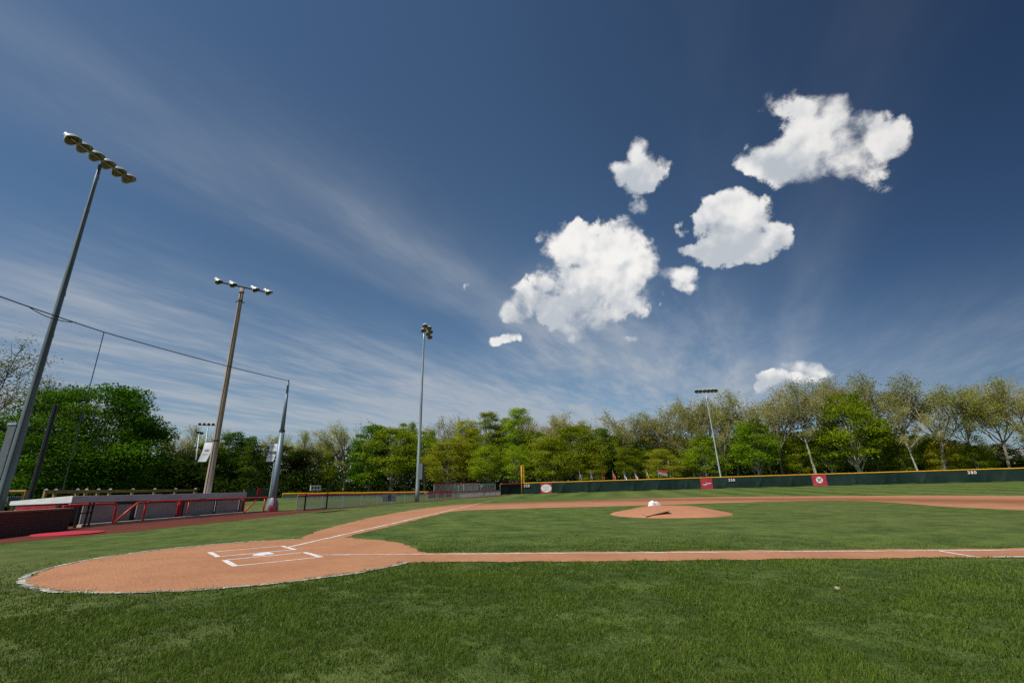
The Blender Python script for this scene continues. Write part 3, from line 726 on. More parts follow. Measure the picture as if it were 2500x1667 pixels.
# tall bullpen fences behind the side fence
bp = empty('bullpen_fence', fp(60, -3), 'tall chain link bullpen fence with red and grey top rails behind the pale panels', 'fence')
def tall(u0, u1, v0, v1, off, capm, name):
    # a straight run at a fixed set-back behind the side fence
    P = []
    for u, v in ((u0, v0), (u1, v1)):
        d = ray(u, v); a0 = fp(50, off)[:2]; tt = (fp(60, off) - fp(50, off))[:2]; tt = tt / np.linalg.norm(tt); nn = np.array([-tt[1], tt[0]])
        s_ = ((a0 - CAM[:2]) @ nn) / (d[:2] @ nn); P.append(CAM + d * s_)
    fabric('mesh', [(P[0][0], P[0][1], 0), (P[1][0], P[1][1], 0)], [.02, .02], [P[0][2] - .02, P[1][2] - .02], chain, bp)
    MB().tube(P, .07, 8).build(name, capm, bp)
    for t_ in (0, .5, 1):
        x = P[0] * (1 - t_) + P[1] * t_; MB().tube([(x[0], x[1], 0), (x[0], x[1], x[2])], .05, 6).build('post', galv, bp)
tall(1060, 1166, 1182.5, 1178.7, -2.6, redvinyl, 'top_cap')
tall(1131.5, 1209, 1183.2, 1181.0, -1.2, galv, 'top_rail')

# ------------------------------------------------------------------ outfield fence
FX = [(1222, 1209, 88), (1273, 1207.5, 91), (1333, 1205.6, 91), (1500, 1199.8, 90.5), (1727, 1195.0, 88.5), (1790, 1193.4, 87.7), (2003, 1188.3, 84.5), (2200, 1183, 81), (2379, 1176.8, 77.5), (2500, 1174.5, 75), (2640, 1170, 72)]
OF = []
for u, v, zz in FX:
    d = ray(u, v); x = CAM + d * (zz / (d @ FW)); OF.append((x[0], x[1]))
OF = np.array(OF)
cum = np.r_[0, np.cumsum(np.linalg.norm(np.diff(OF, axis=0), axis=1))]
def of(s_): return np.array([np.interp(s_, cum, OF[:, 0]), np.interp(s_, cum, OF[:, 1])])
def ofs(u):                                # chainage where a column of the survey meets the fence
    us = [f[0] for f in FX]; return float(np.interp(u, us, cum))
def oft(s_): 
    a, b = of(max(0, s_ - .5)), of(min(cum[-1], s_ + .5)); t = (b - a) / np.linalg.norm(b - a); n = np.array([t[1], -t[0]])
    if n @ (CAM[:2] - a) < 0: n = -n
    return t, n
m, k, p, o_ = principled('dark green wind screen')
tc = k.new('ShaderNodeTexCoord').outputs['Object']
a = k.noise(tc, .25, 4, .6); b = k.noise(tc, 2.5, 5, .6)
k.l.new(k.mix(k.ramp(a, .3, .7), (.005, .018, .013, 1), (.018, .036, .027, 1)), p.inputs['Base Color']); p.inputs['Roughness'].default_value = .6; p.inputs['Specular IOR Level'].default_value = .18
screen = m
def windscreen(name, s0, s1, hgt, parent, seed):
    r = np.random.default_rng(seed); N = int((s1 - s0) / .22); MZ = 9; vs = []
    folds = [(r.uniform(s0, s1), r.uniform(-.9, .9), r.uniform(.12, .4), r.uniform(.05, .2)) for _ in range(int((s1 - s0) / 1.7))]
    for i in range(N + 1):
        s_ = s0 + (s1 - s0) * i / N; c = of(s_); t, n = oft(s_); g = float(hz(c[0], c[1]))
        lift = .05 + .05 * math.sin(s_ * .9 + seed) + .03 * math.sin(s_ * 2.3)
        for j in range(MZ):
            f = j / (MZ - 1); z = lift + (hgt - lift) * f; d = .03
            for (fs_, sl, wd_, am) in folds:
                x = s_ - fs_ - sl * 1.6 * f; 
                if abs(x) < 3 * wd_: d += am * math.exp(-(x / wd_) ** 2) * (1 - f) ** .6 * (1 if f > .04 else .6)
            vs.append((c[0] + n[0] * d, c[1] + n[1] * d, g + z))
    fs = [(i * MZ + j, (i + 1) * MZ + j, (i + 1) * MZ + j + 1, i * MZ + j + 1) for i in range(N) for j in range(MZ - 1)]
    return MB().add(vs, fs).build(name, screen, parent, smooth=True)
def fence_run(e, s0, s1, hgt, capm, seed):
    windscreen('wind_screen', s0, s1, hgt - .05, e, seed)
    ss = np.arange(s0, s1 + .01, 3.05)
    for s_ in ss:
        c = of(s_); t, n = oft(s_); g = float(hz(c[0], c[1])); c = c - n * .10
        MB().tube([(c[0], c[1], g), (c[0], c[1], g + hgt)], .04, 6).build('post', galv, e)
    cap = []
    for s_ in np.linspace(s0, s1, int((s1 - s0) / 1.2) + 2):
        c = of(s_); cap.append((c[0], c[1], float(hz(c[0], c[1])) + hgt + .012 * math.sin(s_ * 1.7)))
    MB().tube(cap, .085, 8).build('top_cap', capm, e, smooth=True)
sFP = ofs(1273.5)
OH = 2.07
e1 = empty('outfield_fence', (*of(40), 0.3), 'dark green screened outfield fence with a yellow top cap before the woods', 'fence')
fence_run(e1, sFP + .1, cum[-1], OH, yellow, 11)
e2 = empty('outfield_fence', (*of(1.0), 0), 'short dark green fence section with a red top cap left of the foul pole', 'fence')
fence_run(e2, 0.0, sFP - .1, 1.98, redvinyl, 12)

# foul pole with its wing screen
c = of(sFP); t, n = oft(sFP); g = float(hz(*c)); c = c + n * .18
fpole = empty('foul_pole', (c[0], c[1], g), 'tall yellow foul pole with a ladder like wing panel rising above the outfield fence', 'foul pole')
PHT = pd(1272, 1136, np.linalg.norm(c - CAM[:2]))[2] - g
MB().tube([(c[0], c[1], g), (c[0], c[1], g + PHT)], .10, 10).build('pole', yellow, fpole, smooth=True)
wg = MB(); 
wm = fabric('wing_screen', [(c[0] + t[0] * .14, c[1] + t[1] * .14, g), (c[0] + t[0] * .52, c[1] + t[1] * .52, g)], [OH + .15, OH + .15], [PHT - .03, PHT - .03], chain_material('yellow mesh', (.62, .36, .03), .30), fpole)
fr = MB()
for z in (OH + .15, OH + .15 + (PHT - OH - .2) / 3, OH + .15 + 2 * (PHT - OH - .2) / 3, PHT - .04): fr.tube([(c[0] + t[0] * .1, c[1] + t[1] * .1, g + z), (c[0] + t[0] * .55, c[1] + t[1] * .55, g + z)], .05, 6)
fr.tube([(c[0] + t[0] * .55, c[1] + t[1] * .55, g + OH + .15), (c[0] + t[0] * .55, c[1] + t[1] * .55, g + PHT - .04)], .05, 6)
fr.build('wing_frame', yellow, fpole)

# distance numbers
def number(u, v, txt, label):
    s_ = ofs(u); c = of(s_); t, n = oft(s_); 
    if t @ RX[:2] < 0: t = -t
    c = c + n * .16; g = float(hz(*c)); z = pd(u, v, np.linalg.norm(c - CAM[:2]))[2]
    e = empty('distance_sign', (c[0], c[1], z), label, 'distance sign', 'distance numbers on the outfield fence')
    for i, ch in enumerate(txt):
        xo = (i - 1) * .42
        for nm, sz, dd, m_ in (('digit_backing', .76, 0.0, palepink), ('digit', .66, .03, signwhite)):
            me = text_mesh(ch, sz); me.materials.clear(); me.materials.append(m_)
            o = bpy.data.objects.new(nm, me); COL.objects.link(o)
            mt = Matrix(((t[0], 0, n[0], c[0] + n[0] * dd + t[0] * xo), (t[1], 0, n[1], c[1] + n[1] * dd + t[1] * xo), (0, 1, 0, z), (0, 0, 0, 1)))
            o.parent = e; o.matrix_parent_inverse = e.matrix_basis.inverted(); o.matrix_basis = mt
number(1286.5, 1185.7, '320', 'white distance number 320 on the dark fence beside the foul pole')
number(1789, 1171.6, '350', 'white distance number 350 on the dark fence near the six lamp light pole')
number(2379, 1153.2, '380', 'white distance number 380 on the dark fence at right centre field')

# red advertising squares
def adsign(u, wd, label):
    s_ = ofs(u); c = of(s_); t, n = oft(s_)
    if t @ RX[:2] < 0: t = -t
    c = c + n * .20; g = float(hz(*c))
    return face_sign('advert_sign', (c[0], c[1], g + .99), t, wd, 1.92, mat('advert red', (.42, .035, .06), .5, 0, .18, .8), label, 'sign')
def ell(cx, cz, rx, rz, n=36, a=0): return [(cx + rx * math.cos(2 * math.pi * i / n), cz + rz * math.sin(2 * math.pi * i / n)) for i in range(n)]
e, q, th = adsign(1334, 2.15, 'red square sign with a white oval and three lines of print on the dark fence')
flat(e, 'oval', q, ell(0, 0, 1.03, .74), th + .001, th + .010, signwhite)
for z, hw, hh in ((.27, .66, .10), (-.08, .42, .11), (-.36, .60, .09)):
    x = -hw; rr = random.Random(z)
    mbp = MB()
    while x < hw:
        wl = rr.uniform(.07, .13); hl = hh * rr.uniform(.7, 1.0); mbp.prism([q(a, b, th + .011) for a, b in rect(x, z - hl / 2, x + wl, z + hl / 2)], [q(a, b, th + .016) for a, b in rect(x, z - hl / 2, x + wl, z + hl / 2)]); x += wl + rr.uniform(.03, .07)
    mbp.build('lettering', mat('grey print', (.25, .23, .22), .6), e)
e, q, th = adsign(1726.5, 2.2, 'red square sign with a white swoosh under a small bird mark on the dark fence')
sw = [(-.85, -.02), (-.6, -.14), (-.3, -.15), (0, -.05), (.3, .06), (.62, .12), (.85, .08), (.85, -.02), (.6, 0.0), (.3, -.06), (0, -.17), (-.3, -.28), (-.6, -.25)]
flat(e, 'swoosh', q, [(x, z) for x, z in sw], th + .001, th + .010, signwhite)
flat(e, 'bird_mark', q, [(-.22, .04), (-.02, -.02), (.22, .12), (.05, .22), (-.02, .42), (-.12, .36), (-.08, .16)], th + .012, th + .018, mat('bird grey', (.30, .22, .20), .6))
e, q, th = adsign(2003, 2.35, 'red square sign with a white disc and dark crossed bats on the dark fence')
flat(e, 'disc', q, ell(0, .08, .55, .55), th + .001, th + .010, signwhite)
mb = MB()
for sg in (1, -1):
    d = (math.cos(R(42)) * sg, math.sin(R(42))); nn = (-d[1], d[0])
    P = [(d[0] * s1 + nn[0] * w1, .08 + d[1] * s1 + nn[1] * w1) for s1, w1 in ((-.44, -.05), (.40, -.09), (.46, 0), (.40, .09), (-.44, .05))]
    mb.prism([q(x, z, th + .011 + .004 * (sg > 0)) for x, z in P], [q(x, z, th + .014 + .004 * (sg > 0)) for x, z in P])
mb.build('crossed_bats', mat('bat print', (.14, .05, .06), .6), e)
flat(e, 'ribbon', q, rect(-.95, -.72, -.45, -.6), th + .001, th + .004, mat('tan print', (.40, .18, .09), .6))

# ------------------------------------------------------------------ little flags behind the fence
def flag(u, vt, col1, col2, label, big=False, seed=0):
    dist = np.linalg.norm(of(ofs(u)) - CAM[:2]) + 3.0; x = pd(u, vt, dist); g = float(hz(x[0], x[1])); r = random.Random(seed)
    e = empty('flag', (x[0], x[1], g), label, 'flag', 'flags on poles behind the outfield fence')
    MB().tube([(x[0], x[1], g), (x[0], x[1], x[2])], [.05, .035], 6).build('pole', galv, e)
    t = RX[:2] / np.linalg.norm(RX[:2]); NI, NJ = 10, 8; 
    W, H = (1.75, 1.0) if big else (1.15, .75)
    def sheet_(name, z0, z1, m_):
        vs = []
        for i in range(NI + 1):
            f = i / NI
            for j in range(NJ + 1):
                h = z0 + (z1 - z0) * j / NJ
                if big: xx, zz, dd = f * W, h * H - .40 * f ** 1.2, .10 * math.sin(f * 6 + h * 2)
                else:
                    hang = f * (1 - h * .25)
                    xx, zz, dd = .34 * W * math.sin(f * 1.3) * (1 + .2 * math.sin(h * 5 + seed)), h * H - hang * W * .85, .12 * math.sin(f * 9 + h * 3 + seed) * f
                vs.append((x[0] + t[0] * (xx + .04) + t[1] * dd, x[1] + t[1] * (xx + .04) - t[0] * dd, x[2] - (.35 if big else .5) - H + zz))
        fs = [(i * (NJ + 1) + j, (i + 1) * (NJ + 1) + j, (i + 1) * (NJ + 1) + j + 1, i * (NJ + 1) + j + 1) for i in range(NI) for j in range(NJ)]
        MB().add(vs, fs).build(name, m_, e, smooth=True)
    if col2 is None: sheet_('cloth', 0, 1, col1)
    else: sheet_('upper_cloth', .5, 1, col1); sheet_('lower_cloth', 0, .5, col2)
    return e
def cl(n_, c): return mat('cloth ' + n_, c, .8, 0, .12, 3)
cy, cr, co, cb, cw, cg = cl('yellow', (.62, .42, .02)), cl('red', (.42, .03, .03)), cl('orange', (.62, .16, .03)), cl('blue', (.05, .08, .28)), cl('white', (.72, .70, .70)), cl('grey', (.30, .30, .30))
flag(1414.5, 1149, cg, None, 'limp grey flag on a thin pole, first of the row from the foul pole', seed=1)
flag(1441.5, 1148, cb, cy, 'limp yellow flag with a dark blue top hanging behind the outfield fence', seed=2)
flag(1469, 1149, cr, None, 'limp plain red flag hanging behind the outfield fence', seed=3)
flag(1495.5, 1147, co, None, 'limp orange flag hanging behind the outfield fence', seed=4)
flag(1523, 1148, cb, cw, 'limp white flag with a blue top hanging behind the outfield fence', seed=5)
flag(1549.5, 1146.5, cr, cw, 'limp white flag with a red top hanging behind the outfield fence', seed=6)
flag(1577, 1143.5, cy, None, 'yellow flag drooping to the right next to the big flying flag', seed=7)
flag(1605.5, 1140.5, cr, cg, 'large red over grey flag flying out to the right behind the fence', True, seed=8)

# ------------------------------------------------------------------ things beyond the left fence
def beyond(u, v, dist): return pd(u, v, dist)
a, b = beyond(690, 1205.4, 95), beyond(1068, 1200.6, 108)
yf = empty('softball_fence', ((a[0] + b[0]) / 2, (a[1] + b[1]) / 2, 0), 'distant low wire fence with a bright yellow top cap beyond the left foul side', 'fence')
P = [a * (1 - t_) + b * t_ for t_ in np.linspace(0, 1, 12)]
MB().tube([q + np.array([0, 0, .03 * math.sin(i * 2.2)]) for i, q in enumerate(P)], .16, 8).build('top_cap', yellow, yf)
fabric('mesh', [(q[0], q[1], 0) for q in P], .02, float(a[2]) - .1, chain, yf)
for q in P: MB().tube([(q[0], q[1], 0), (q[0], q[1], q[2] - .05)], .04, 6).build('post', galv, yf)
a, b = beyond(596, 1196, 70), beyond(652, 1195, 72)
gs = empty('batting_screen', (a[0], a[1], 0), 'dim green wind screen with a red patch seen past the end of the dugout roof', 'screen')
MB().prism([(a[0], a[1], .3), (b[0], b[1], .3), (b[0] + .1, b[1] + .1, .3), (a[0] + .1, a[1] + .1, .3)], [(a[0], a[1], a[2] + .05), (b[0], b[1], b[2] + .05), (b[0] + .1, b[1] + .1, b[2] + .05), (a[0] + .1, a[1] + .1, a[2] + .05)]).build('screen', mat('dull green vinyl', (.05, .085, .07), .6), gs)
c = beyond(634, 1199, 69.6); MB().box((c[0], c[1], c[2]), (.06, .6, .8), .3).build('red_patch', redvinyl, gs)
for q in (a, b): MB().tube([(q[0], q[1], 0), (q[0], q[1], q[2] + .1)], .06, 6).build('post', galv, gs)
# scoreboard
cA, cB = beyond(757, 1191, 120), beyond(782, 1191, 121)
sc_ = empty('scoreboard', ((cA[0] + cB[0]) / 2, (cA[1] + cB[1]) / 2, 0), 'small white scoreboard with dark square panels before the far left trees', 'scoreboard')
tt = (cB - cA)[:2]; Lw = np.linalg.norm(tt); tt /= Lw; nn = np.array([tt[1], -tt[0]]); nn = nn if nn @ (CAM[:2] - cA[:2]) > 0 else -nn
zt, zb = beyond(770, 1184.2, 120)[2], beyond(770, 1197.5, 120)[2]
def sq(x, z, d): return (cA[0] + tt[0] * x + nn[0] * d, cA[1] + tt[1] * x + nn[1] * d, z)
MB().prism([sq(x, zb, d) for x, d in ((0, 0), (Lw, 0), (Lw, .2), (0, .2))], [sq(x, zt, d) for x, d in ((0, 0), (Lw, 0), (Lw, .2), (0, .2))]).build('board', signwhite, sc_)
Hs = zt - zb
for i, fx in enumerate((.2, .5, .78)):
    for (z0, z1, hw_, m_) in ((.38, .72, .095, mat('score panel', (.10, .02, .03), .5)), (.06, .2, .05, MATS['score panel'])):
        MB().prism([sq(Lw * (fx - hw_), zb + Hs * z0, d) for d in (.202,)] + [sq(Lw * (fx + hw_), zb + Hs * z0, .202), sq(Lw * (fx + hw_), zb + Hs * z0, .23), sq(Lw * (fx - hw_), zb + Hs * z0, .23)],
                   [sq(Lw * (fx - hw_), zb + Hs * z1, .202), sq(Lw * (fx + hw_), zb + Hs * z1, .202), sq(Lw * (fx + hw_), zb + Hs * z1, .23), sq(Lw * (fx - hw_), zb + Hs * z1, .23)]).build('score_panel', m_, sc_)
for fx in (.25, .75): MB().tube([sq(Lw * fx, 0, .08), sq(Lw * fx, zb, .08)], .08, 6).build('post', galv, sc_)
# far house roof at the right edge
hA = pd(2436, 1131, 150); hB = pd(2600, 1122, 150); gh = 1.2
hs = empty('house', ((hA[0] + hB[0]) / 2, (hA[1] + hB[1]) / 2, gh), 'low house with grey shingle roof and white eave among the far right trees', 'house')
tv = (hB - hA)[:2]; tv /= np.linalg.norm(tv); nv = np.array([tv[1], -tv[0]]); nv = nv if nv @ (CAM[:2] - hA[:2]) < 0 else -nv
zE = float(hA[2]); zR = zE + 3.0
def hq(x, d, z): return (hA[0] + tv[0] * x + nv[0] * d, hA[1] + tv[1] * x + nv[1] * d, z)
MB().prism([hq(0, .4, gh), hq(24, .4, gh), hq(24, 9, gh), hq(0, 9, gh)], [hq(0, .4, zE), hq(24, .4, zE), hq(24, 9, zE), hq(0, 9, zE)]).build('wall', mat('house siding', (.24, .22, .2), .8), hs)
MB().add([hq(-.4, 0, zE), hq(24.4, 0, zE), hq(24.4, 4.7, zR), hq(-.4, 4.7, zR), hq(-.4, 9.4, zE), hq(24.4, 9.4, zE)], [(0, 1, 2, 3), (3, 2, 5, 4), (0, 3, 4), (1, 5, 2)]).build('roof', roofgrey, hs)
MB().prism([hq(-.4, -.15, zE - .3), hq(24.4, -.15, zE - .3), hq(24.4, -.03, zE - .3), hq(-.4, -.03, zE - .3)], [hq(-.4, -.15, zE + .1), hq(24.4, -.15, zE + .1), hq(24.4, -.03, zE + .1), hq(-.4, -.03, zE + .1)]).build('eave_board', white, hs)

# ------------------------------------------------------------------ bundle and mat on the mound
bx = pd(1600, 1240, 28.6)
bd = empty('cloth_bundle', (bx[0], bx[1], 0), 'crumpled white cloth bundle with a dark red scrap lying behind the mound', 'bundle')
tR = RX[:2] / np.linalg.norm(RX[:2])
def lump(name, x0, wd, hg, lean, m_, seed):
    r = np.random.default_rng(seed); NI, NJ = 14, 9; vs = []
    for j in range(NJ):
        f = j / (NJ - 1); rad_ = wd / 2 * math.sqrt(max(0, 1 - f ** 2.2)) + .015
        for i in range(NI):
            th = 2 * math.pi * i / NI; rr_ = rad_ * (1 + .26 * math.sin(3 * th + seed + 4 * f) + .20 * r.normal())
            x = x0 + lean * f + rr_ * math.cos(th); d = rr_ * .8 * math.sin(th)
            vs.append((bx[0] + tR[0] * x - tR[1] * d, bx[1] + tR[1] * x + tR[0] * d, f * hg + .01))
    fs = [(j * NI + i, j * NI + (i + 1) % NI, (j + 1) * NI + (i + 1) % NI, (j + 1) * NI + i) for j in range(NJ - 1) for i in range(NI)] + [tuple(range((NJ - 1) * NI, NJ * NI))]
    return MB().add(vs, fs).build(name, m_, bd, smooth=True)
zc = float(bx[2])
lump('sack', -.26, .46, .60, .14, mat('white cloth', (.80, .78, .76), .8, 0, .1, 8), 1)
lump('sack', .15, .46, .56, -.05, mat('dingy cloth', (.62, .56, .52), .8, 0, .35, 7), 2)
lump('scrap', .36, .26, .36, .02, mat('maroon cloth', (.16, .03, .03), .8), 3)
# clay coloured board lying on the front of the mound
a, b = pz(1578, 1260.5, .06), pz(1637, 1250.3, .22)
dv = (b - a)[:2]; dv /= np.linalg.norm(dv); nv = np.array([-dv[1], dv[0]]); nv = nv if nv @ (MC - a[:2]) > 0 else -nv
def mq(s_, d, z): return (a[0] + dv[0] * s_ + nv[0] * d, a[1] + dv[1] * s_ + nv[1] * d, z)
Lm = np.linalg.norm((b - a)[:2])
mp_ = MB().prism([mq(0, 0, .06), mq(Lm, 0, .28), mq(Lm, .6, .24), mq(0, .6, .12)], [mq(0, .01, .09), mq(Lm, .01, .345), mq(Lm, .6, .31), mq(0, .6, .17)])
tag(mp_.build('landing_mat', claymat('clay coloured mat', (.50, .25, .155), (.38, .17, .10)), bevel=.015), 'clay coloured landing mat with a raised lip on the near slope of the mound', 'mat')

q = pz(2043, 1435, .03); r_ = np.random.default_rng(3)
vs = [(q[0] + .026 * math.cos(t) * (1 + .3 * r_.normal()), q[1] + .02 * math.sin(t) * (1 + .3 * r_.normal()), .035 + .02 * r_.random()) for t in np.linspace(0, 5.5, 8)]
tag(MB().prism([(x, y, z - .02) for x, y, z in vs], vs).build('paper_scrap', mat('buff paper', (.40, .33, .22), .8)), 'tiny buff scrap lying in the near grass at right', 'scrap')

# ------------------------------------------------------------------ light poles
GL = 'floodlight poles round the ball field'
def floodlight(parent, c, aim, r=.36, body=.30, hood=True):
    """spun bowl with a glass face; aim is where the glass looks"""
    a = Vector(aim).normalized(); c = Vector(c)
    f = MB()
    f.lathe([(.03, -body - .22), (.12, -body - .20), (.13, -body - .02), (r * .55, -body * .72), (r * .85, -body * .35), (r, 0), (r * 1.02, .03), (r * .97, .035), (r * .93, 0)], c, a, 18)
    if hood:                                # half visor over the upper rim
        ax = a; up = Vector((0, 0, 1)); up = (up - ax * up.dot(ax)).normalized(); sd_ = ax.cross(up); vs = []; N = 12
        for i in range(N + 1):
            t = math.pi * i / N; d = sd_ * math.cos(t) + up * math.sin(t); ln = .05 + .20 * math.sin(t)
            vs += [c + d * r * 1.01 + ax * .02, c + d * r * .99 + ax * (.02 + ln)]
        f.add(vs, [(2 * i, 2 * i + 2, 2 * i + 3, 2 * i + 1) for i in range(N)])
    o = f.build('floodlight', lampalu, parent, smooth=True)
    g = MB().lathe([(.001, -.10), (r * .45, -.075), (r * .75, -.03), (r * .93, .012)], c, a, 18).build('lens', lampin, o, smooth=True)
    return o
def shaft(parent, base, h, r0, r1, m, name='shaft', n=14, bend=0.0):
    P = [(base[0] + bend * math.sin(math.pi * t) * .5, base[1], base[2] + h * t) for t in np.linspace(0, 1, 14)]
    return MB().tube(P, [r0 + (r1 - r0) * t for t in np.linspace(0, 1, 14)], n).build(name, m, parent, smooth=True)
home_aim = np.array([-6., 24., 0.])

# 1: big six lamp pole at the far left
b = np.array([-22.1, -6.85, 0.0])
p1 = empty('light_pole', b, 'tall grey steel light pole with six round lamps seen from below above the dugout end', 'light pole', GL)
shaft(p1, b, 21.3, .215, .095, poledark)
e0, e1_ = pz(172, 338, 21.62), pz(314, 437, 21.62)
MB().tube([e0, e1_], .055, 8).build('crossarm', galv, p1)
for t_ in (.02, .20, .40, .60, .80, .98):
    c = e0 * (1 - t_) + e1_ * t_; aim = home_aim - c; aim = aim / np.linalg.norm(aim) + np.array([0, 0, -.25])
    floodlight(p1, c + np.array([0, 0, -.02]), aim, .40)
for z in (20.3, 17.9, 12.4, 9.9): MB().tube([(b[0] - .05, b[1], z), (b[0] - .05, b[1], z + .18)], .215 - .12 * z / 21.3 + .022, 10).build('collar', galv, p1)
bxq = pd(27, 1103, 36.3); cab = MB().box((bxq[0], bxq[1], bxq[2]), (.62, .5, 2.7), drz).build('equipment_box', mat('box grey', (.12, .135, .15), .5, .1), p1, bevel=.03)
MB().box((bxq[0], bxq[1], bxq[2] + 1.42), (.70, .56, .10), drz).build('box_lid', galv, cab)

MB().tube([(b[0] + .22, b[1] - .02, .3), (b[0] + .13, b[1] - .02, 12), (b[0] + .10, b[1] - .02, 21.2)], .022, 5).build('conduit', darkmetal, p1)
# 2: weathered wooden pole with four lamps
b = np.array([-28.39, 2.86, 0.0])
p2 = empty('light_pole', b, 'weathered wooden pole with a four lamp crossarm behind the dugout', 'light pole', GL)
shaft(p2, b, 17.75, .25, .155, woodpole)
e0, e1_ = pz(532, 688, 17.5), pz(657, 715, 17.5)
MB().tube([e0, e1_], .055, 6).build('crossarm', darkmetal, p2)
for t_ in (.01, .28, .72, .985):
    c = e0 * (1 - t_) + e1_ * t_; aim = np.array([.80, .42, -.85]) if t_ < .5 else np.array([.72, .60, -.75])
    floodlight(p2, c + np.array([0, 0, .03]), aim, .27, .32)
for z in (17.3, 16.55): MB().tube([(b[0], b[1], z - .05), (b[0], b[1], z + .05)], .20, 10).build('band', darkmetal, p2)
for z in (16.45,): MB().tube([(b[0] - .1, b[1] - .32, z), (b[0] + .1, b[1] + .32, z)], .035, 6).build('brace', darkmetal, p2)
zb = pd(530, 1076, 42)[2]; MB().tube([(b[0], b[1], zb - .05), (b[0], b[1], zb + .05)], .235, 12).build('band', blackpaint, p2)

MB().tube([(b[0] + .20, b[1] - .16, .3), (b[0] + .16, b[1] - .12, 9), (b[0] + .13, b[1] - .10, 17.3)], .025, 5).build('conduit', darkmetal, p2)
# 3: grey pole at the side fence with a cluster of lamps
b = np.array([-37.55, 25.2, 0.0])
p3 = empty('light_pole', b, 'slim grey steel light pole by the chain link fence with lamps bunched at its top', 'light pole', GL)
shaft(p3, b, 21.3, .24, .10, galv)
e0, e1_ = pd(1035.5, 801, 57.0), pd(1049, 820, 61.0)
MB().tube([e0, e1_], .06, 6).build('crossarm', galv, p3)
for u, v, dd in ((1038, 795.5, 56.5), (1034, 806.5, 57.5), (1047.5, 801, 58.2), (1050.5, 809.5, 59.2), (1045.5, 815, 60.0), (1049.5, 822.5, 61.0)):
    c = pd(u, v, dd); aim = home_aim - c; aim = aim / np.linalg.norm(aim) + np.array([-.05, -.35, -.25]); floodlight(p3, c, aim, .36)
    k_ = np.clip(((c - e0) @ (e1_ - e0)) / ((e1_ - e0) @ (e1_ - e0)), 0, 1); MB().tube([c, e0 + (e1_ - e0) * k_], .035, 5).build('bracket', galv, p3)
q = pd(1029.5, 1151, 57.5); MB().box((q[0], q[1], q[2]), (.5, .42, 1.75), .4).build('equipment_box', MATS['box grey'], p3, bevel=.02)

# 4: six lamp pole behind the outfield fence
b = np.array([-33.2, 91.6, .45])
p4 = empty('light_pole', b, 'thin blue grey light pole with a row of six lamps standing behind the outfield fence', 'light pole', GL)
bt = pd(1760.5, 1163, 105.5); tp_ = pd(1722.5, 958, 105.5)
b4 = np.array([bt[0], bt[1], .45])
P = [b4 * (1 - t_) + tp_ * t_ for t_ in np.linspace(0, 1, 12)]
P = [np.array([b4[0] * .5 + tp_[0] * .5, b4[1] * .5 + tp_[1] * .5, q[2]]) + (np.array([tp_[0] - b4[0], tp_[1] - b4[1], 0]) * (t_ - .5)) for q, t_ in zip(P, np.linspace(0, 1, 12))]
MB().tube(P, [.18 - .10 * t_ for t_ in np.linspace(0, 1, 12)], 10).build('shaft', mat('pale blue steel', (.46, .53, .58), .4, .3, .15, 1), p4, smooth=True)
zt = float(tp_[2]) + .25
e0, e1_ = pd(1699.5, 955.3, 105.5), pd(1748, 953.2, 105.5); 
MB().tube([e0, e1_], .06, 6).build('crossarm', galv, p4)
for t_ in (.03, .21, .43, .62, .81, .97):
    c = e0 * (1 - t_) + e1_ * t_; aim = np.array([8., 20., 0]) - c; aim = aim / np.linalg.norm(aim) + np.array([0, 0, -.35]); floodlight(p4, c, aim, .46, .35)

# 5, 6: two poles of the field behind the dugout
def farpole(u0, v0, u1, v1, dist, arm, n, label, r):
    b = pd(u0, v0, dist); t = pd(u1, v1, dist); b = np.array([b[0], b[1], 0]); 
    e = empty('light_pole', b, label, 'light pole', GL)
    MB().tube([b, (t[0], t[1], t[2])], [.19, .11], 8).build('shaft', galv, e, smooth=True)
    A, Bq = pd(*arm[0], dist), pd(*arm[1], dist); MB().tube([A, Bq], .09, 6).build('crossarm', darkmetal, e)
    for t_ in np.linspace(0, 1, n):
        c = A * (1 - t_) + Bq * t_; aim = CAM - c; aim = aim / np.linalg.norm(aim) + np.array([0, 0, -.5]); floodlight(e, c + np.array([0, 0, .25]), aim, r, .35, False)
farpole(488, 1203, 508, 1040, 125, ((487, 1037.5), (531, 1038.5)), 5, 'distant pole with five small lamps in a row left of the wooden pole', .30)
farpole(472, 1194, 487, 1056, 118, ((482, 1058), (493, 1060)), 3, 'distant shorter pole with a tight knot of lamps left of the wooden pole', .30)

# netting: tapered pole, cables, hanging net, banner
b = np.array([-28.05, 7.3, 0.0])
np_ = empty('net_pole', b, 'stout tapered blue grey pole holding the net cable at the end of the dugout', 'pole')
MB().tube([(b[0], b[1], 0), (b[0], b[1], 6.2)], [.225, .20], 16).build('lower_shaft', bluegrey, np_, smooth=True)
MB().tube([(b[0], b[1], 6.15), (b[0], b[1], 10.2)], [.165, .085], 16).build('upper_shaft', bluegrey, np_, smooth=True)
MB().tube([(b[0], b[1], 6.05), (b[0], b[1], 6.22)], .225, 16).build('collar', darkmetal, np_)
MB().tube([(b[0], b[1], 10.2), (b[0], b[1], 10.4)], .04, 6).build('cable_eye', darkmetal, np_)
MB().lathe([(.225, 1.0), (.42, .55), (.44, .05), (.44, 0)], (b[0], b[1], 0), (0, 0, 1), 12).build('base_cover', bluegrey, np_, smooth=True)
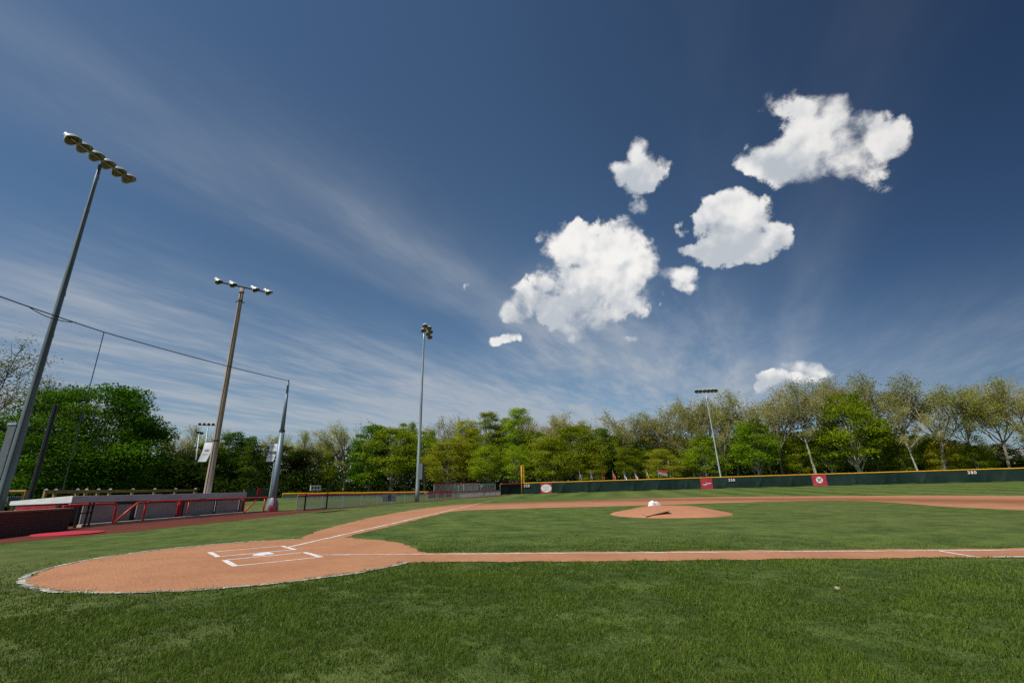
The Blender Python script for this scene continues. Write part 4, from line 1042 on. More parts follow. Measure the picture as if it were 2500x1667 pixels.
rb = b + np.array([.45, -.12, 0]); MB().prism([(rb[0] + x, rb[1] + y, 0) for x, y in ((-.34, -.30), (.34, -.34), (.38, .30), (-.30, .34))], [(rb[0] + x, rb[1] + y, .40 + z) for x, y, z in ((-.22, -.20, .1), (.24, -.22, -.05), (.26, .2, -.08), (-.2, .24, .12))]).build('base_pad', mat('faded red pad', (.16, .014, .018), .7, 0, .3, 5), np_, bevel=.06)
top = np.array([b[0], b[1], 10.32]); mid = pz(254, 811, 10.0); lft = pz(0, 724, 10.2); far_ = lft + (lft - mid) * 1.2; far_[2] = 10.4
def sag(a, c, s_, n=14): return [a * (1 - t_) + c * t_ - np.array([0, 0, s_ * 4 * t_ * (1 - t_)]) for t_ in np.linspace(0, 1, n)]
net = empty('safety_net', mid * np.array([1, 1, 0]), 'dark safety net hung from a long cable behind the left light pole', 'net')
MB().tube(sag(top, mid, .10) + sag(mid, lft, .02)[1:] + sag(lft, far_, .03)[1:], .028, 5).build('cable', blackpaint, net)
a_, c_ = pz(185, 786, 10.0), pz(66, 745, 10.15)
MB().tube(sag(a_ - np.array([0, 0, .02]), c_ - np.array([0, 0, .02]), .20), .022, 5).build('lacing_cable', blackpaint, net)
bot = np.array([mid[0], mid[1], 1.6]); 
MB().tube([mid, bot + np.array([0, 0, 0])], .022, 5).build('edge_rope', darkmetal, net)
nn_ = [mid, lft, far_]
fabric('netting', [(q[0], q[1], 0) for q in nn_], [1.6] * 3, [float(q[2]) - .05 for q in nn_], netmat, net)

def banner(name, base, z1, z0, wd, label, stripes, curl):
    # cloth hung from the camera-left flank of a pole, its foot blown outwards
    t = -RX[:2] / np.linalg.norm(RX[:2]); t = t * .96; n = np.array([t[1], -t[0]]); n = n if n @ (CAM[:2] - base[:2]) > 0 else -n
    e = empty(name, (base[0], base[1], z0), label, 'banner', 'white banners on the dugout poles')
    MB().tube([(base[0], base[1], z1 + .02), (base[0] + t[0] * (wd + .28), base[1] + t[1] * (wd + .28), z1 + .02)], .03, 6).build('bracket', darkmetal, e)
    NI, NJ = 6, 16
    def pt(i, j, d=0.0):
        f = j / NJ; out = curl * (max(0, f - .35) / .65) ** 1.6
        x = .24 + wd * i / NI + out; y = .10 * math.sin(f * 3.0) * i / NI
        return (base[0] + t[0] * x + n[0] * (y + d), base[1] + t[1] * x + n[1] * (y + d), z1 - (z1 - z0) * f)
    vs = [pt(i, j) for i in range(NI + 1) for j in range(NJ + 1)]
    fs = [(i * (NJ + 1) + j, (i + 1) * (NJ + 1) + j, (i + 1) * (NJ + 1) + j + 1, i * (NJ + 1) + j + 1) for i in range(NI) for j in range(NJ)]
    MB().add(vs, fs).build('cloth', bannerw, e, smooth=True)
    for (i0, i1, j0, j1, m_) in stripes:
        def ip(fi, fj):
            j = int(min(NJ - 1, math.floor(fj))); i = int(min(NI - 1, math.floor(fi))); a = np.array(pt(fi, fj, .012)); return tuple(a)
        jj = np.linspace(j0, j1, 5); vs = []
        for fj in jj: vs += [ip(i0, fj), ip(i1, fj)]
        MB().add(vs, [(2 * q, 2 * q + 1, 2 * q + 3, 2 * q + 2) for q in range(4)]).build('print', m_, e)
faint = mat('faded banner print', (.40, .42, .45), .7)
z1, z0 = pd(520, 1078, 42)[2], pd(505, 1126, 42)[2]
banner('banner', np.array([-28.39, 2.86]), float(z1), float(z0), .62, 'faded white banner with a blown out foot on the wooden pole', [(1, 5, 6, 6.4, faint), (1.4, 4.6, 7, 7.7, MATS['grey print']), (1, 5, 10, 10.3, faint), (2.8, 3.6, 6.2, 6.9, MATS['grey print'])], .30)
z1, z0 = pd(668, 1081.5, 42.5)[2], pd(662, 1126, 42.5)[2]
banner('banner', np.array([-28.05, 7.3]), float(z1), float(z0), .60, 'white banner with a black middle stripe on the stout net pole', [(.2, 5.8, 7.0, 9.4, signink), (1.8, 4.4, 2.0, 2.7, MATS['grey print']), (1.2, 4.9, 3.3, 3.9, MATS['grey print']), (2.7, 3.5, 5.0, 5.4, MATS['grey print']), (1, 5, 7.6, 8.0, signwhite), (1.6, 5.6, 8.6, 8.9, signwhite), (2.2, 3.8, 10.3, 10.8, MATS['grey print']), (.9, 5.1, 11.8, 12.3, MATS['grey print'])], .20)
# thin post behind the net pole and the black post by the timber stand
a_, c_ = pd(658.5, 1206, 60), pd(670.5, 1128, 60)
tag(MB().tube([(a_[0], a_[1], 0), (a_[0] * .0 + c_[0], c_[1], c_[2])], .09, 8).build('post', galv), 'thin grey post standing just behind the stout net pole', 'post')
a_, c_ = pd(78, 1228, 38), pd(136, 990, 38)
pp = MB().tube([(c_[0], c_[1], 0), (c_[0], c_[1], c_[2])], .12, 8).build('steel_post', blackpaint); tag(pp, 'tall bare black steel post in front of the round dark green tree', 'post')
# small distant lamp behind the left pole
q = pd(54, 1028, 62); lp = empty('street_lamp', (q[0], q[1], 0), 'small bright lamp on a thin arm glimpsed behind the left light pole', 'lamp')
MB().tube([(q[0] - .3, q[1] - 1.0, 0), (q[0] - .3, q[1] - 1.0, q[2]), (q[0], q[1], q[2] + .1)], .05, 6).build('post', darkmetal, lp)
MB().lathe([(.02, .14), (.22, .10), (.34, 0), (.30, -.05)], q, (0, 0, 1), 12).build('lamp_head', lampalu, lp, smooth=True)

# ------------------------------------------------------------------ trees
def leafmat(name, dark, light, trans=.5):
    m = bpy.data.materials.new(name); m.use_nodes = True; m.node_tree.nodes.clear(); k = NT(m.node_tree)
    o = k.new('ShaderNodeOutputMaterial'); d = k.new('ShaderNodeBsdfDiffuse'); t = k.new('ShaderNodeBsdfTranslucent'); mx = k.new('ShaderNodeMixShader'); mx.inputs[0].default_value = trans
    at = k.new('ShaderNodeAttribute'); at.attribute_name = 'tint'
    oi = k.new('ShaderNodeObjectInfo')
    c = k.mix(at.outputs['Fac'], c4(dark), c4(light))
    hs = k.new('ShaderNodeHueSaturation'); k.l.new(c, hs.inputs['Color'])
    k.put(hs.inputs['Hue'], k.ramp(oi.outputs['Random'], 0, 1, .482, .512, False)); k.put(hs.inputs['Value'], k.ramp(k.m('FRACT', k.m('MULTIPLY', oi.outputs['Random'], 7.3)), 0, 1, .80, 1.22, False))
    k.l.new(hs.outputs[0], d.inputs[0]); k.l.new(hs.outputs[0], t.inputs[0])
    k.l.new(d.outputs[0], mx.inputs[1]); k.l.new(t.outputs[0], mx.inputs[2]); k.l.new(mx.outputs[0], o.inputs[0]); return m
LEAF_MAPLE = leafmat('maple leaves', (.026, .075, .004), (.140, .275, .014))
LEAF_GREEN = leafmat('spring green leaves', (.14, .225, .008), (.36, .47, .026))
LEAF_YELLOW = leafmat('yellow green leaves', (.22, .25, .012), (.46, .48, .04))
LEAF_OAK = leafmat('young oak leaves', (.30, .28, .09), (.58, .55, .23))
LEAF_OLIVE = leafmat('olive oak leaves', (.23, .235, .04), (.45, .44, .10))
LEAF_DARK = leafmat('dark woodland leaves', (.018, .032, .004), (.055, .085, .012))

def leaf_cards(C, size, r, tint, up=.8):
    """one bent quad (two triangles) per leaf clump, turned at random"""
    n = len(C); nr = r.normal(size=(n, 3)); nr[:, 2] = np.abs(nr[:, 2]) * (1 + up); nr /= np.linalg.norm(nr, axis=1)[:, None]
    a = r.normal(size=(n, 3)); a -= nr * (a * nr).sum(1)[:, None]; a /= np.linalg.norm(a, axis=1)[:, None]; b = np.cross(nr, a)
    s = size * r.uniform(.6, 1.35, n)[:, None]
    V = np.empty((n, 4, 3)); V[:, 0] = C - a * s * .62; V[:, 1] = C + b * s * .36 + nr * s * .10; V[:, 2] = C + a * s * .62; V[:, 3] = C - b * s * .36 + nr * s * .10
    F = (np.arange(n)[:, None] * 4 + np.array([0, 1, 2, 3])[None]).astype(np.int32)
    t = np.repeat(tint, 4)
    return V.reshape(-1, 3), F, np.c_[t, t, t]
class Wood:
    def __init__(s): s.mb = MB(); s.tips = []
    def limb(s, p, d, L, r0, r1, rnd, curve=.25, n=5, sides=5, up=.0):
        P = [Vector(p)]; d = Vector(d).normalized()
        for i in range(n):
            d = (d + Vector((rnd.gauss(0, 1), rnd.gauss(0, 1), rnd.gauss(0, 1) + up)) * curve / n ** .5 * .6).normalized(); P.append(P[-1] + d * L / n)
        s.mb.tube(P, [r0 + (r1 - r0) * i / n for i in range(n + 1)], sides, cap=False); return P, d
def oak(seed, H, leafm, barkm, leaves=5200, spread=.34, bare=.45, fork=5, leafsize=.24, depth=3, lean=.05, clump=.58):
    rnd = random.Random(seed); r = np.random.default_rng(seed); W = Wood(); tips = []
    r0 = H * .0125 + .05
    P, d = W.limb((0, 0, -.2), (rnd.gauss(0, lean), rnd.gauss(0, lean), 1), H * bare + .2, r0, r0 * .68, rnd, .10, 7, 8, .4)
    def grow(p, d, L, rad, lev):
        Pp, dd = W.limb(p, d, L, rad, rad * .55, rnd, .30, 5 if lev < 2 else 4, 5 if lev < 2 else 4, .25)
        if lev >= depth: tips.append(np.array(Pp[-1])); tips.append(np.array(Pp[-2])); tips.append(np.array(Pp[-3])); return
        nb = 4 + (rnd.random() < .4)
        for i in range(nb):
            q = Pp[-1] if i < 2 else Pp[rnd.choice((2, 3)) if len(Pp) > 3 else 1]
            ang = rnd.uniform(.35, .75); ax = Vector((rnd.gauss(0, 1), rnd.gauss(0, 1), rnd.gauss(0, .4))).normalized()
            nd = (dd * math.cos(ang) + ax * math.sin(ang)).normalized(); nd.z += .10 
            grow(q, nd, L * rnd.uniform(.52, .78), rad * .58, lev + 1)
    for i in range(fork):
        t = 2 * math.pi * (i + rnd.uniform(-.3, .3)) / fork; ang = rnd.uniform(.22, .62) * (1 + spread)
        q = P[-1] if i < fork - 2 else P[-2]
        grow(q, (math.cos(t) * math.sin(ang), math.sin(t) * math.sin(ang), math.cos(ang)), H * (1 - bare) * rnd.uniform(.46, .60), r0 * .50, 1)
    for i in range(3):                       # a few stray lower boughs
        t = rnd.uniform(0, 6.28); q = P[rnd.choice((4, 5, 6))]; grow(q, (math.cos(t), math.sin(t), .55), H * .16, r0 * .25, 2)
    T = np.array(tips); zmax = T[:, 2].max(); sc = H / (zmax + .4)
    c = T[r.integers(0, len(T), leaves)] + r.normal(size=(leaves, 3)) * clump * np.array([1, 1, .75])
    g = np.clip(.5 + .35 * np.sin(c[:, 0] * .9 + seed) * np.sin(c[:, 1] * .8) + .25 * r.normal(size=leaves), 0, 1)
    V, F, tc = leaf_cards(c, leafsize, r, g)
    return W, V, F, tc, leafm, barkm, sc
def bushy(seed, H, wid, leafm, barkm, leaves=8000, leafsize=.36, lobes=110, low=.06, shape=1.0, clumpy=1.0, dome=False):
    rnd = random.Random(seed); r = np.random.default_rng(seed); W = Wood(); r0 = H * .016 + .03
    P, d = W.limb((0, 0, -.2), (0, 0, 1), H * .82, r0, r0 * .2, rnd, .10, 8, 7, .5)
    # leaf lobes set round the crown envelope
    LC = []; LR = []
    while len(LC) < lobes:
        z = rnd.uniform(low, .96)
        env = math.sin(math.pi * min(1, max(0, (z - low * .5) / (1.06 - low * .5))) ** (.72 * shape)) ** .70
        wav = 1 + .22 * math.sin(3 * z * 5 + seed)
        t = rnd.uniform(0, 6.283); rad = wid / 2 * env * rnd.uniform(.10, 1.0) ** .45 * (1 + .16 * math.sin(2 * t + seed) + .10 * math.sin(5 * t + 6 * z))
        if dome:
            env = math.sqrt(max(.02, 1 - ((z - .36) / .66) ** 2)) if z > .36 else .86 + .39 * z
            rad = wid / 2 * env * rnd.uniform(.25, 1.0) ** .4 * (.94 + .07 * math.sin(3 * t + 4 * z))
        R_ = wid * rnd.uniform(.06, .125) * (.65 + .5 * env) * clumpy
        LC.append((rad * math.cos(t), rad * math.sin(t), z * H)); LR.append(R_)
        if len(LC) % 3 == 0 and rad > wid * .12:
            q = P[min(len(P) - 1, max(1, int(z * .8 * len(P)) - 1))]
            W.mb.tube([q, (q + Vector(LC[-1])) * .5 + Vector((0, 0, .1 * H * .2)), Vector(LC[-1])], [r0 * .30, r0 * .18, .02], 4, cap=False)
    LC = np.array(LC); LR = np.array(LR); i = r.choice(lobes, leaves, p=LR ** 2 / (LR ** 2).sum())
    d = r.normal(size=(leaves, 3)); q_ = np.linalg.norm(d, axis=1)[:, None]; d = d / q_ * np.minimum(q_, 2.3) * .62
    d[:, 2] = np.where(r.random(leaves) < .5, np.abs(d[:, 2]), d[:, 2])
    c = LC[i] + d * LR[i][:, None] * np.array([1.2, 1.2, .58]); c[:, 2] = np.maximum(c[:, 2], .05)
    g = np.clip(.45 + .8 * (r.random(lobes)[i] - .5) + .22 * r.normal(size=leaves), 0, 1)
    V, F, tc = leaf_cards(c, leafsize, r, g)
    return W, V, F, tc, leafm, barkm, H / max(c[:, 2].max(), .1)
KINDS = {}
def register(name, made):
    W, V, F, tc, lm, bk, sc = made
    tm = bpy.data.meshes.new('trunk'); v = np.array(W.mb.v) * sc
    tm.from_pydata(v.tolist(), [], W.mb.f); tm.materials.append(bk); tm.polygons.foreach_set('use_smooth', [True] * len(tm.polygons)); tm.update()
    KINDS[name] = (tm, ntri('crown', V * sc, F, lm, tc))
register('oakA', oak(11, 20, LEAF_OAK, bark, 9500)); register('oakB', oak(23, 20, LEAF_OAK, barkpale, 7500, .5, .50, 4))
register('oakC', oak(37, 20, LEAF_OLIVE, bark, 10500, .35, .38, 6)); register('oakD', oak(41, 20, LEAF_OLIVE, barkpale, 8200, .42, .46, 5, lean=.12))
register('oakE', oak(53, 20, LEAF_OAK, bark, 12000, .45, .36, 6, .24))
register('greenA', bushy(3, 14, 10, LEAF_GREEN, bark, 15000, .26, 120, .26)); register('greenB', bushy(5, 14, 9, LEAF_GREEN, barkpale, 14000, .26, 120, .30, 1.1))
register('greenC', bushy(8, 14, 11, LEAF_YELLOW, bark, 15000, .26, 115, .24, .9)); register('greenD', bushy(13, 14, 8, LEAF_MAPLE, bark, 15000, .26, 115, .14, .85))
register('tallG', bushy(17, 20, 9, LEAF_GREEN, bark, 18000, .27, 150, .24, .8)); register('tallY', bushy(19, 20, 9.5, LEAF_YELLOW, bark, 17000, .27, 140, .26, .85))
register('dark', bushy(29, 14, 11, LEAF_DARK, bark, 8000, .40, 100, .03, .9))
def tree(kind, u, vtop, dist, label, width=1.0, rz=None, group=None, zb=None, name='tree'):
    dist = dist + float(np.interp(u, [1200, 1700, 2000, 2500], [0, 5, 9, 15]))
    if group == GB and u > 1290: dist += -4.8 if kind.startswith('oak') else (-3.5 if u in FRONT else 2.6)
    x = pd(u, vtop, dist); g = float(hz(x[0], min(x[1], 125))) if zb is None else zb
    tm, cm = KINDS[kind]; H0 = 20 if kind.startswith(('oak', 'tall')) else 14
    s = (x[2] - g) / H0
    e = empty(name, (x[0], x[1], g), label, 'tree', group)
    e.scale = (s * width, s * width, s); e.rotation_euler = (0, 0, (u * 1.37) % 6.283 if rz is None else rz)
    for nm, me in (('trunk', tm), ('crown', cm)):
        o = bpy.data.objects.new(nm, me); COL.objects.link(o); o.parent = e
    return e
FRONT = (1335, 1402, 1440, 1610, 1712, 1828, 2055)
GB = 'trees of the wood behind the outfield fence'; GLf = 'trees beyond the left foul side'
# -- left side, near the dugout
rb_ = bushy(61, 11.6, 13.0, LEAF_MAPLE, bark, 70000, .19, 210, .05, .92, .82, True); register('maple', rb_)
tm, cm = KINDS['maple']; x = pd(262, 937, 62); e = empty('maple_tree', (x[0], x[1], 0), 'large round dark green tree behind the timber fence at left', 'tree')
e.scale = (x[2] / 11.6,) * 3; e.rotation_euler = (0, 0, 1.1)
for nm, me in (('trunk', tm), ('crown', cm)):
    o = bpy.data.objects.new(nm, me); COL.objects.link(o); o.parent = e
wl = oak(71, 15, leafmat('sparse spring leaves', (.12, .13, .02), (.28, .28, .05)), mat('dark bark', (.075, .065, .05), .9, 0, .4, 1.6, .5, .15, stretch=(3, 3, .6)), 26000, 1.1, .22, 8, .15, 4, .05, .45); register('spreading', wl)
tm, cm = KINDS['spreading']; x = pd(5, 836, 76); e = empty('spreading_tree', (x[0], x[1], 0), 'wide spreading tree with bare dark boughs and thin new leaves at the left edge', 'tree')
e.scale = (x[2] / 20 * 1.30, x[2] / 20 * 1.30, x[2] / 20 * .75 * 1.33) if False else (x[2] / 15 * 1.22, x[2] / 15 * 1.22, x[2] / 15)
e.rotation_euler = (0, 0, 2.3)
for nm, me in (('trunk', tm), ('crown', cm)):
    o = bpy.data.objects.new(nm, me); COL.objects.link(o); o.parent = e
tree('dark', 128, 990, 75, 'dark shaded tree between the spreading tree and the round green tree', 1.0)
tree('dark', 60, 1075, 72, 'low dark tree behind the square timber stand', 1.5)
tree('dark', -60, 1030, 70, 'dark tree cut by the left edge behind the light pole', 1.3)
# -- far left row
L = [('oakC', 462, 1038, 150, 'olive leaved tree just right of the round dark green tree', 1.05), ('oakC', 540, 1048, 148, 'olive budding tree directly behind the wooden pole', 1.0),
 ('dark', 500, 1085, 135, 'dim tree low behind the two distant lamp poles', 1.1), ('greenD', 572, 1052, 140, 'leafy green tree just right of the wooden pole', .95),
 ('greenD', 617, 1064, 138, 'dark green pointed tree between the wooden pole and the net pole', .9), ('oakB', 648, 1055, 165, 'nearly bare grey tree rising beside the banner of the net pole', .9),
 ('oakC', 728, 1050, 140, 'brown tinged twin topped oak right of the net pole', 1.05), ('oakC', 772, 1055, 142, 'second brown tinged oak left of the tall pale oak', .95),
 ('dark', 690, 1085, 132, 'dim tree low behind the net pole', 1.2), ('tallG', 806, 1078, 140, 'thin green tree above the white scoreboard', .8),
 ('oakE', 852, 1027, 132, 'tall pale leaved oak left of the bright green clump', .95), ('dark', 742, 1100, 134, 'dim green tree low behind the scoreboard', 1.2)]
for q in L: tree(*q[:5], width=q[5], group=GLf)
M_ = [('greenD', 912, 1034, 122, 'dense deep green tree left of the slim grey light pole', 1.15), ('greenA', 962, 1040, 118, 'bright green tree touching the slim grey light pole', 1.05),
 ('greenB', 996, 1030, 124, 'green tree whose pointed top stands just left of the slim pole', .8), ('greenB', 1042, 1050, 120, 'green tree just right of the slim grey light pole', .95),
 ('oakE', 1106, 1012, 134, 'pale blossoming oak above the bullpen fence', .85), ('greenC', 1098, 1065, 112, 'yellow green tree behind the red bullpen rail', 1.2),
 ('tallY', 1138, 1026, 122, 'tall yellow green tree behind the grey bullpen rail', 1.0), ('tallG', 1192, 1004, 118, 'tall fresh green tree left of the foul pole', 1.0),
 ('greenA', 1190, 1085, 108, 'low green tree behind the red capped fence section', 1.1),
 ('tallY', 1235, 1018, 121, 'yellow green tree rising between two taller green trees', .85), ('tallG', 1268, 993, 117, 'tallest fresh green tree above the foul pole', 1.0),
 ('greenB', 1262, 1085, 106, 'leafy green tree directly behind the foul pole', 1.1), ('oakE', 1318, 1012, 124, 'pale oak behind the red oval sign', .9),
 ('greenC', 1335, 1062, 108, 'yellow green tree above the red oval sign', 1.05), ('oakA', 1385, 1003, 126, 'broad pale topped oak above the grey limp flag', 1.15),
 ('greenA', 1402, 1035, 107, 'bright green tree below the broad pale oak', 1.1), ('oakE', 1452, 1024, 125, 'pale oak behind the plain red flag', .9),
 ('greenC', 1440, 1105, 104, 'yellow green sapling behind the first two flags', 1.0), ('greenD', 1462, 1042, 108, 'dark green tree behind the yellow flag', .95),
 ('oakD', 1508, 1010, 116, 'pale leaved oak above the orange flag', 1.0), ('oakA', 1556, 1004, 118, 'spreading pale oak above the white flags', 1.1),
 ('greenB', 1530, 1085, 107, 'green tree behind the white flag with the blue top', 1.1), ('oakC', 1618, 982, 115, 'olive oak with dark forked boughs above the big flag', 1.05),
 ('oakD', 1668, 978, 110, 'leaning pale trunked oak left of the red bird sign', .9), ('greenC', 1610, 1092, 105, 'yellow green tree behind the big flying flag', 1.0),
 ('oakB', 1690, 1000, 109, 'slender white trunked oak above the red bird sign', .6), ('greenA', 1712, 1060, 107, 'bright green tree left of the six lamp pole', 1.0),
 ('oakA', 1712, 972, 122, 'bare branched oak left of the six lamp row', .85), ('oakC', 1768, 955, 112, 'big round headed oak just right of the six lamp pole', 1.0),
 ('greenB', 1828, 1022, 107, 'broad bright green tree right of the six lamp pole', 1.15), ('oakB', 1752, 1030, 109, 'pale trunk oak close beside the six lamp pole', .55),
 ('oakD', 1848, 965, 116, 'brown budding oak leaning to the left above the 350 number', .95), ('oakE', 1872, 946, 112, 'tall oak with a bent pale trunk under the low white cloud', .95),
 ('oakB', 1948, 930, 111, 'tall vase shaped oak with a pale trunk left of the red disc sign', 1.05), ('oakA', 2000, 925, 120, 'pale topped oak above the red disc sign', .9),
 ('greenA', 1935, 1062, 106, 'green tree between the two tall pale trunks', .95), ('oakA', 2040, 912, 119, 'high sparse oak right of the low white cloud', .8),
 ('greenB', 2055, 958, 106, 'large bright green tree right of the red disc sign', 1.05), ('greenB', 2010, 1048, 104, 'fresh green tree right above the red disc sign', 1.0),
 ('oakC', 2125, 908, 112, 'golden topped oak rising behind the large bright green tree', 1.0), ('greenA', 2120, 1040, 104, 'shaded green tree right of the large bright green tree', 1.05),
 ('oakC', 2235, 910, 108, 'dark trunked oak with a flat golden crown at right', 1.15), ('oakB', 2195, 968, 106, 'pale trunk oak left of the dark trunked flat crowned oak', .8),
 ('greenB', 2188, 1075, 102, 'low green tree under the flat crowned oak', 1.0), ('oakD', 2320, 938, 112, 'thin olive oak left of the 380 number', .95),
 ('greenC', 2292, 1075, 103, 'yellow green tree low left of the 380 number', 1.05), ('oakC', 2392, 925, 108, 'leaning forked oak above the 380 number', 1.0),
 ('oakA', 2462, 918, 110, 'bare crowned oak near the right edge', 1.1), ('oakD', 2530, 930, 104, 'oak cut by the right edge', 1.1), ('greenA', 2370, 1085, 104, 'dull green tree behind the 380 number', 1.05),
 ('tallG', 1158, 1045, 128, 'soft green tree half hidden between the yellow green and fresh green trees', 1.0), ('greenA', 1300, 1052, 114, 'leafy green tree right of the tallest fresh green tree', 1.1),
 ('greenB', 1368, 1070, 112, 'green tree left of the limp grey flag', 1.15), ('greenA', 1492, 1062, 112, 'green tree behind the limp orange flag', 1.2), ('greenB', 1580, 1060, 113, 'green tree behind the drooping yellow flag', 1.2),
 ('greenC', 1655, 1060, 113, 'yellow green tree behind the leaning pale trunk', 1.15), ('greenA', 1782, 1062, 113, 'green tree half hidden by the round headed oak', 1.15), ('greenB', 1895, 1050, 112, 'green tree behind the bent pale trunk', 1.2),
 ('greenC', 1975, 1050, 113, 'yellow green tree behind the vase shaped oak', 1.1), ('greenB', 2250, 1060, 110, 'green tree behind the dark trunked flat crowned oak', 1.2), ('greenC', 2435, 1080, 110, 'yellow green tree near the right edge', 1.1)]
for q in M_: tree(*q[:5], width=q[5], group=GB)
# -- the wood behind: one mass nobody could count
r = np.random.default_rng(99)
def mass(name, u0, u1, top, d0, d1, n, size, m, seed, gap=0.0):
    r = np.random.default_rng(seed); u = r.uniform(u0, u1, n); d = r.uniform(d0, d1, n); C_ = np.empty((n, 3))
    for i in range(n):
        rr_ = ray(u[i], 1170.0); h = math.hypot(rr_[0], rr_[1]); x, y = CAM[0] + rr_[0] / h * d[i], CAM[1] + rr_[1] / h * d[i]
        vt = np.interp(u[i], top[0], top[1]); H = pd(u[i], vt, d[i])[2]; H *= .86 + .14 * math.sin(u[i] * .043 + d[i] * .31) * math.sin(u[i] * .017 + 2)
        g = float(hz(x, min(y, 125))); f = r.random() ** 1.25
        C_[i] = (x, y, g + (H - g) * f)
    t = np.clip(.4 + .3 * r.normal(size=n), 0, 1); V, F, tc = leaf_cards(C_, size, r, t)
    o = bpy.data.objects.new(name, ntri(name, V, F, m, tc)); COL.objects.link(o); return o
tops = ([380, 480, 600, 700, 800, 900, 1000, 1200, 1400, 1600, 1800, 2000, 2200, 2300, 2400, 2520], [1085, 1088, 1092, 1090, 1085, 1075, 1072, 1060, 1062, 1058, 1040, 1030, 1030, 1055, 1085, 1090])
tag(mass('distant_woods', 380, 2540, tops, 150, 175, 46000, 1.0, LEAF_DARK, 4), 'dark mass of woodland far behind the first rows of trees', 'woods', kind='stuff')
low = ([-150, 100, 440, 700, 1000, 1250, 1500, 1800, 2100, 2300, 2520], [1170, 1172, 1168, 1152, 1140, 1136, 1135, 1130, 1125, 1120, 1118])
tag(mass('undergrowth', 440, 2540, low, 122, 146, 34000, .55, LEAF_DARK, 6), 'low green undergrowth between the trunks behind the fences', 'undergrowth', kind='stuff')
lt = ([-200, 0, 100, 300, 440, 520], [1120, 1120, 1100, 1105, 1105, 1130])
tag(mass('shaded_thicket', -200, 520, lt, 78, 96, 16000, .7, LEAF_DARK, 8), 'dark shaded thicket behind the timber fence at left', 'thicket', kind='stuff')

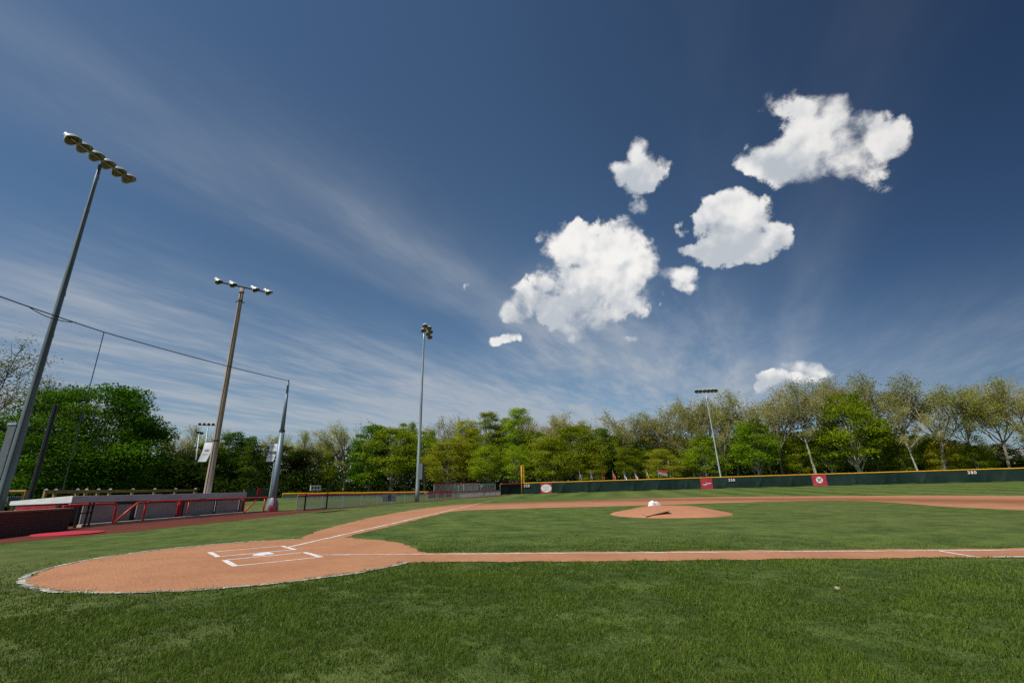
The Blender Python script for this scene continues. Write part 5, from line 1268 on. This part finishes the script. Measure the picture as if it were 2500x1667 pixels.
# ------------------------------------------------------------------ grass blades close to the camera
def grass_blades():
    r = np.random.default_rng(42); V = []; F = []; Cc = []; off = 0
    fwd = np.array([FW[0], FW[1]]); fwd /= np.linalg.norm(fwd); az0 = math.atan2(fwd[1], fwd[0])
    zones = [(2.0, 6.0, 6800, .040, .0048), (6.0, 9.0, 4000, .040, .0065), (9.0, 13.0, 1900, .038, .009), (13.0, 19.0, 620, .034, .013), (19., 27., 240, .034, .018)]
    op = np.array(outer_r); ip = np.array(inner_r)
    def inside(P, poly):
        x, y = P[:, 0], P[:, 1]; c = np.zeros(len(P), bool); a = poly; b = np.roll(poly, -1, 0)
        for i in range(len(a)):
            (x1, y1), (x2, y2) = a[i], b[i]
            if y1 == y2: continue
            m_ = ((y1 > y) != (y2 > y)); c ^= m_ & (x < (x2 - x1) * (y - y1) / (y2 - y1) + x1)
        return c
    for d0, d1, dens, hgt, wd in zones:
        half = R(74); n = int((d1 ** 2 - d0 ** 2) * half * dens)
        d = np.sqrt(r.uniform(d0 ** 2, d1 ** 2, n)); a = az0 + r.uniform(-half, half, n)
        P = np.c_[CAM[0] + d * np.cos(a), CAM[1] + d * np.sin(a)]
        def vn(cell, seed):
            g_ = np.random.default_rng(seed).random((256, 256)); q = P / cell; i = np.floor(q).astype(int); f = q - i; f = f * f * (3 - 2 * f)
            x0, y0, x1, y1 = i[:, 0] % 256, i[:, 1] % 256, (i[:, 0] + 1) % 256, (i[:, 1] + 1) % 256
            return (g_[x0, y0] * (1 - f[:, 0]) + g_[x1, y0] * f[:, 0]) * (1 - f[:, 1]) + (g_[x0, y1] * (1 - f[:, 0]) + g_[x1, y1] * f[:, 0]) * f[:, 1]
        pat = np.clip(.5 + 1.0 * (vn(.95, 1) - .5) + .9 * (vn(.33, 2) - .5) + .9 * (vn(.13, 3) - .5) + .5 * (vn(.05, 4) - .5), 0, 1)
        keep = r.random(n) < np.clip(.55 + .85 * pat, .5, 1)
        Q = P + r.normal(size=P.shape) * .035; indirt = inside(Q, op) & ~inside(Q, ip)
        rad = np.hypot(P[:, 0] - HC[0], P[:, 1] - HC[1])
        keep &= ~indirt
        keep &= r.random(n) < np.interp(d, [3, 9, 17], [1, 1, .0])
        # outside the area of turf in front of the dugout
        keep &= ~inside(P, np.array(tr))
        P = P[keep]; pat = pat[keep]; rad = rad[keep]; d = d[keep]; n = len(P)
        h = hgt * r.uniform(.5, 1.3, n) * (.35 + 1.25 * pat); w_ = wd * r.uniform(.6, 1.2, n)
        th = r.uniform(0, 6.283, n); lean = r.normal(size=(n, 2)) * .55 + np.array([.18, .1])
        bx_ = np.c_[np.cos(th), np.sin(th)] * w_[:, None] / 2
        v = np.empty((n, 5, 3)); g = hz(P[:, 0], P[:, 1])
        v[:, 0, :2] = P - bx_; v[:, 1, :2] = P + bx_; v[:, 0, 2] = v[:, 1, 2] = g - .004
        mid = P + lean * h[:, None] * .35
        v[:, 2, :2] = mid + bx_ * .75; v[:, 3, :2] = mid - bx_ * .75; v[:, 2, 2] = v[:, 3, 2] = g + h * .6
        v[:, 4, :2] = P + lean * h[:, None] * 1.0; v[:, 4, 2] = g + h * np.clip(1 - .25 * np.hypot(lean[:, 0], lean[:, 1]), .45, 1)
        t = np.clip(.05 + .85 * pat + .20 * r.normal(size=n), 0, 1)
        col = np.outer(1 - t, (.032, .064, .005)) + np.outer(t, (.140, .212, .026))
        dry = r.random(n) < .045; col[dry] = np.array([.22, .19, .085]) * r.uniform(.6, 1.1, dry.sum())[:, None]
        ang = np.degrees(np.arctan2(P[:, 1] - HC[1], P[:, 0] - HC[0])); ch = (np.abs(rad - HR - .06) < .07) & (r.random(n) < .55) & ~((ang > 29) & (ang < 150)); col[ch] = np.array([.55, .53, .47])
        idx_ = off + np.arange(n)[:, None] * 5
        F.append(np.concatenate([idx_ + np.array([[0, 1, 2]]), idx_ + np.array([[0, 2, 3]]), idx_ + np.array([[3, 2, 4]])]))
        V.append(v.reshape(-1, 3)); Cc.append(np.repeat(col, 5, 0)); off += n * 5
    return np.concatenate(V), np.concatenate(F).astype(np.int32), np.concatenate(Cc)
m = bpy.data.materials.new('grass blades'); m.use_nodes = True; m.node_tree.nodes.clear(); k = NT(m.node_tree)
o_ = k.new('ShaderNodeOutputMaterial'); d_ = k.new('ShaderNodeBsdfDiffuse'); t_ = k.new('ShaderNodeBsdfTranslucent'); x_ = k.new('ShaderNodeMixShader'); x_.inputs[0].default_value = .32
g_ = k.new('ShaderNodeBsdfGlossy'); g_.inputs['Roughness'].default_value = .42; g_.inputs['Color'].default_value = (.5, .55, .45, 1); y_ = k.new('ShaderNodeMixShader'); y_.inputs[0].default_value = .02
at = k.new('ShaderNodeAttribute'); at.attribute_name = 'tint'
k.l.new(at.outputs['Color'], d_.inputs[0]); k.l.new(at.outputs['Color'], t_.inputs[0])
k.l.new(d_.outputs[0], x_.inputs[1]); k.l.new(t_.outputs[0], x_.inputs[2]); k.l.new(x_.outputs[0], y_.inputs[1]); k.l.new(g_.outputs[0], y_.inputs[2]); k.l.new(y_.outputs[0], o_.inputs[0])
gv, gf, gcol = grass_blades()
go = bpy.data.objects.new('grass', ntri('grass', gv, gf, m, gcol)); COL.objects.link(go)
tag(go, 'short mown green grass blades in the near field', 'grass', kind='stuff')
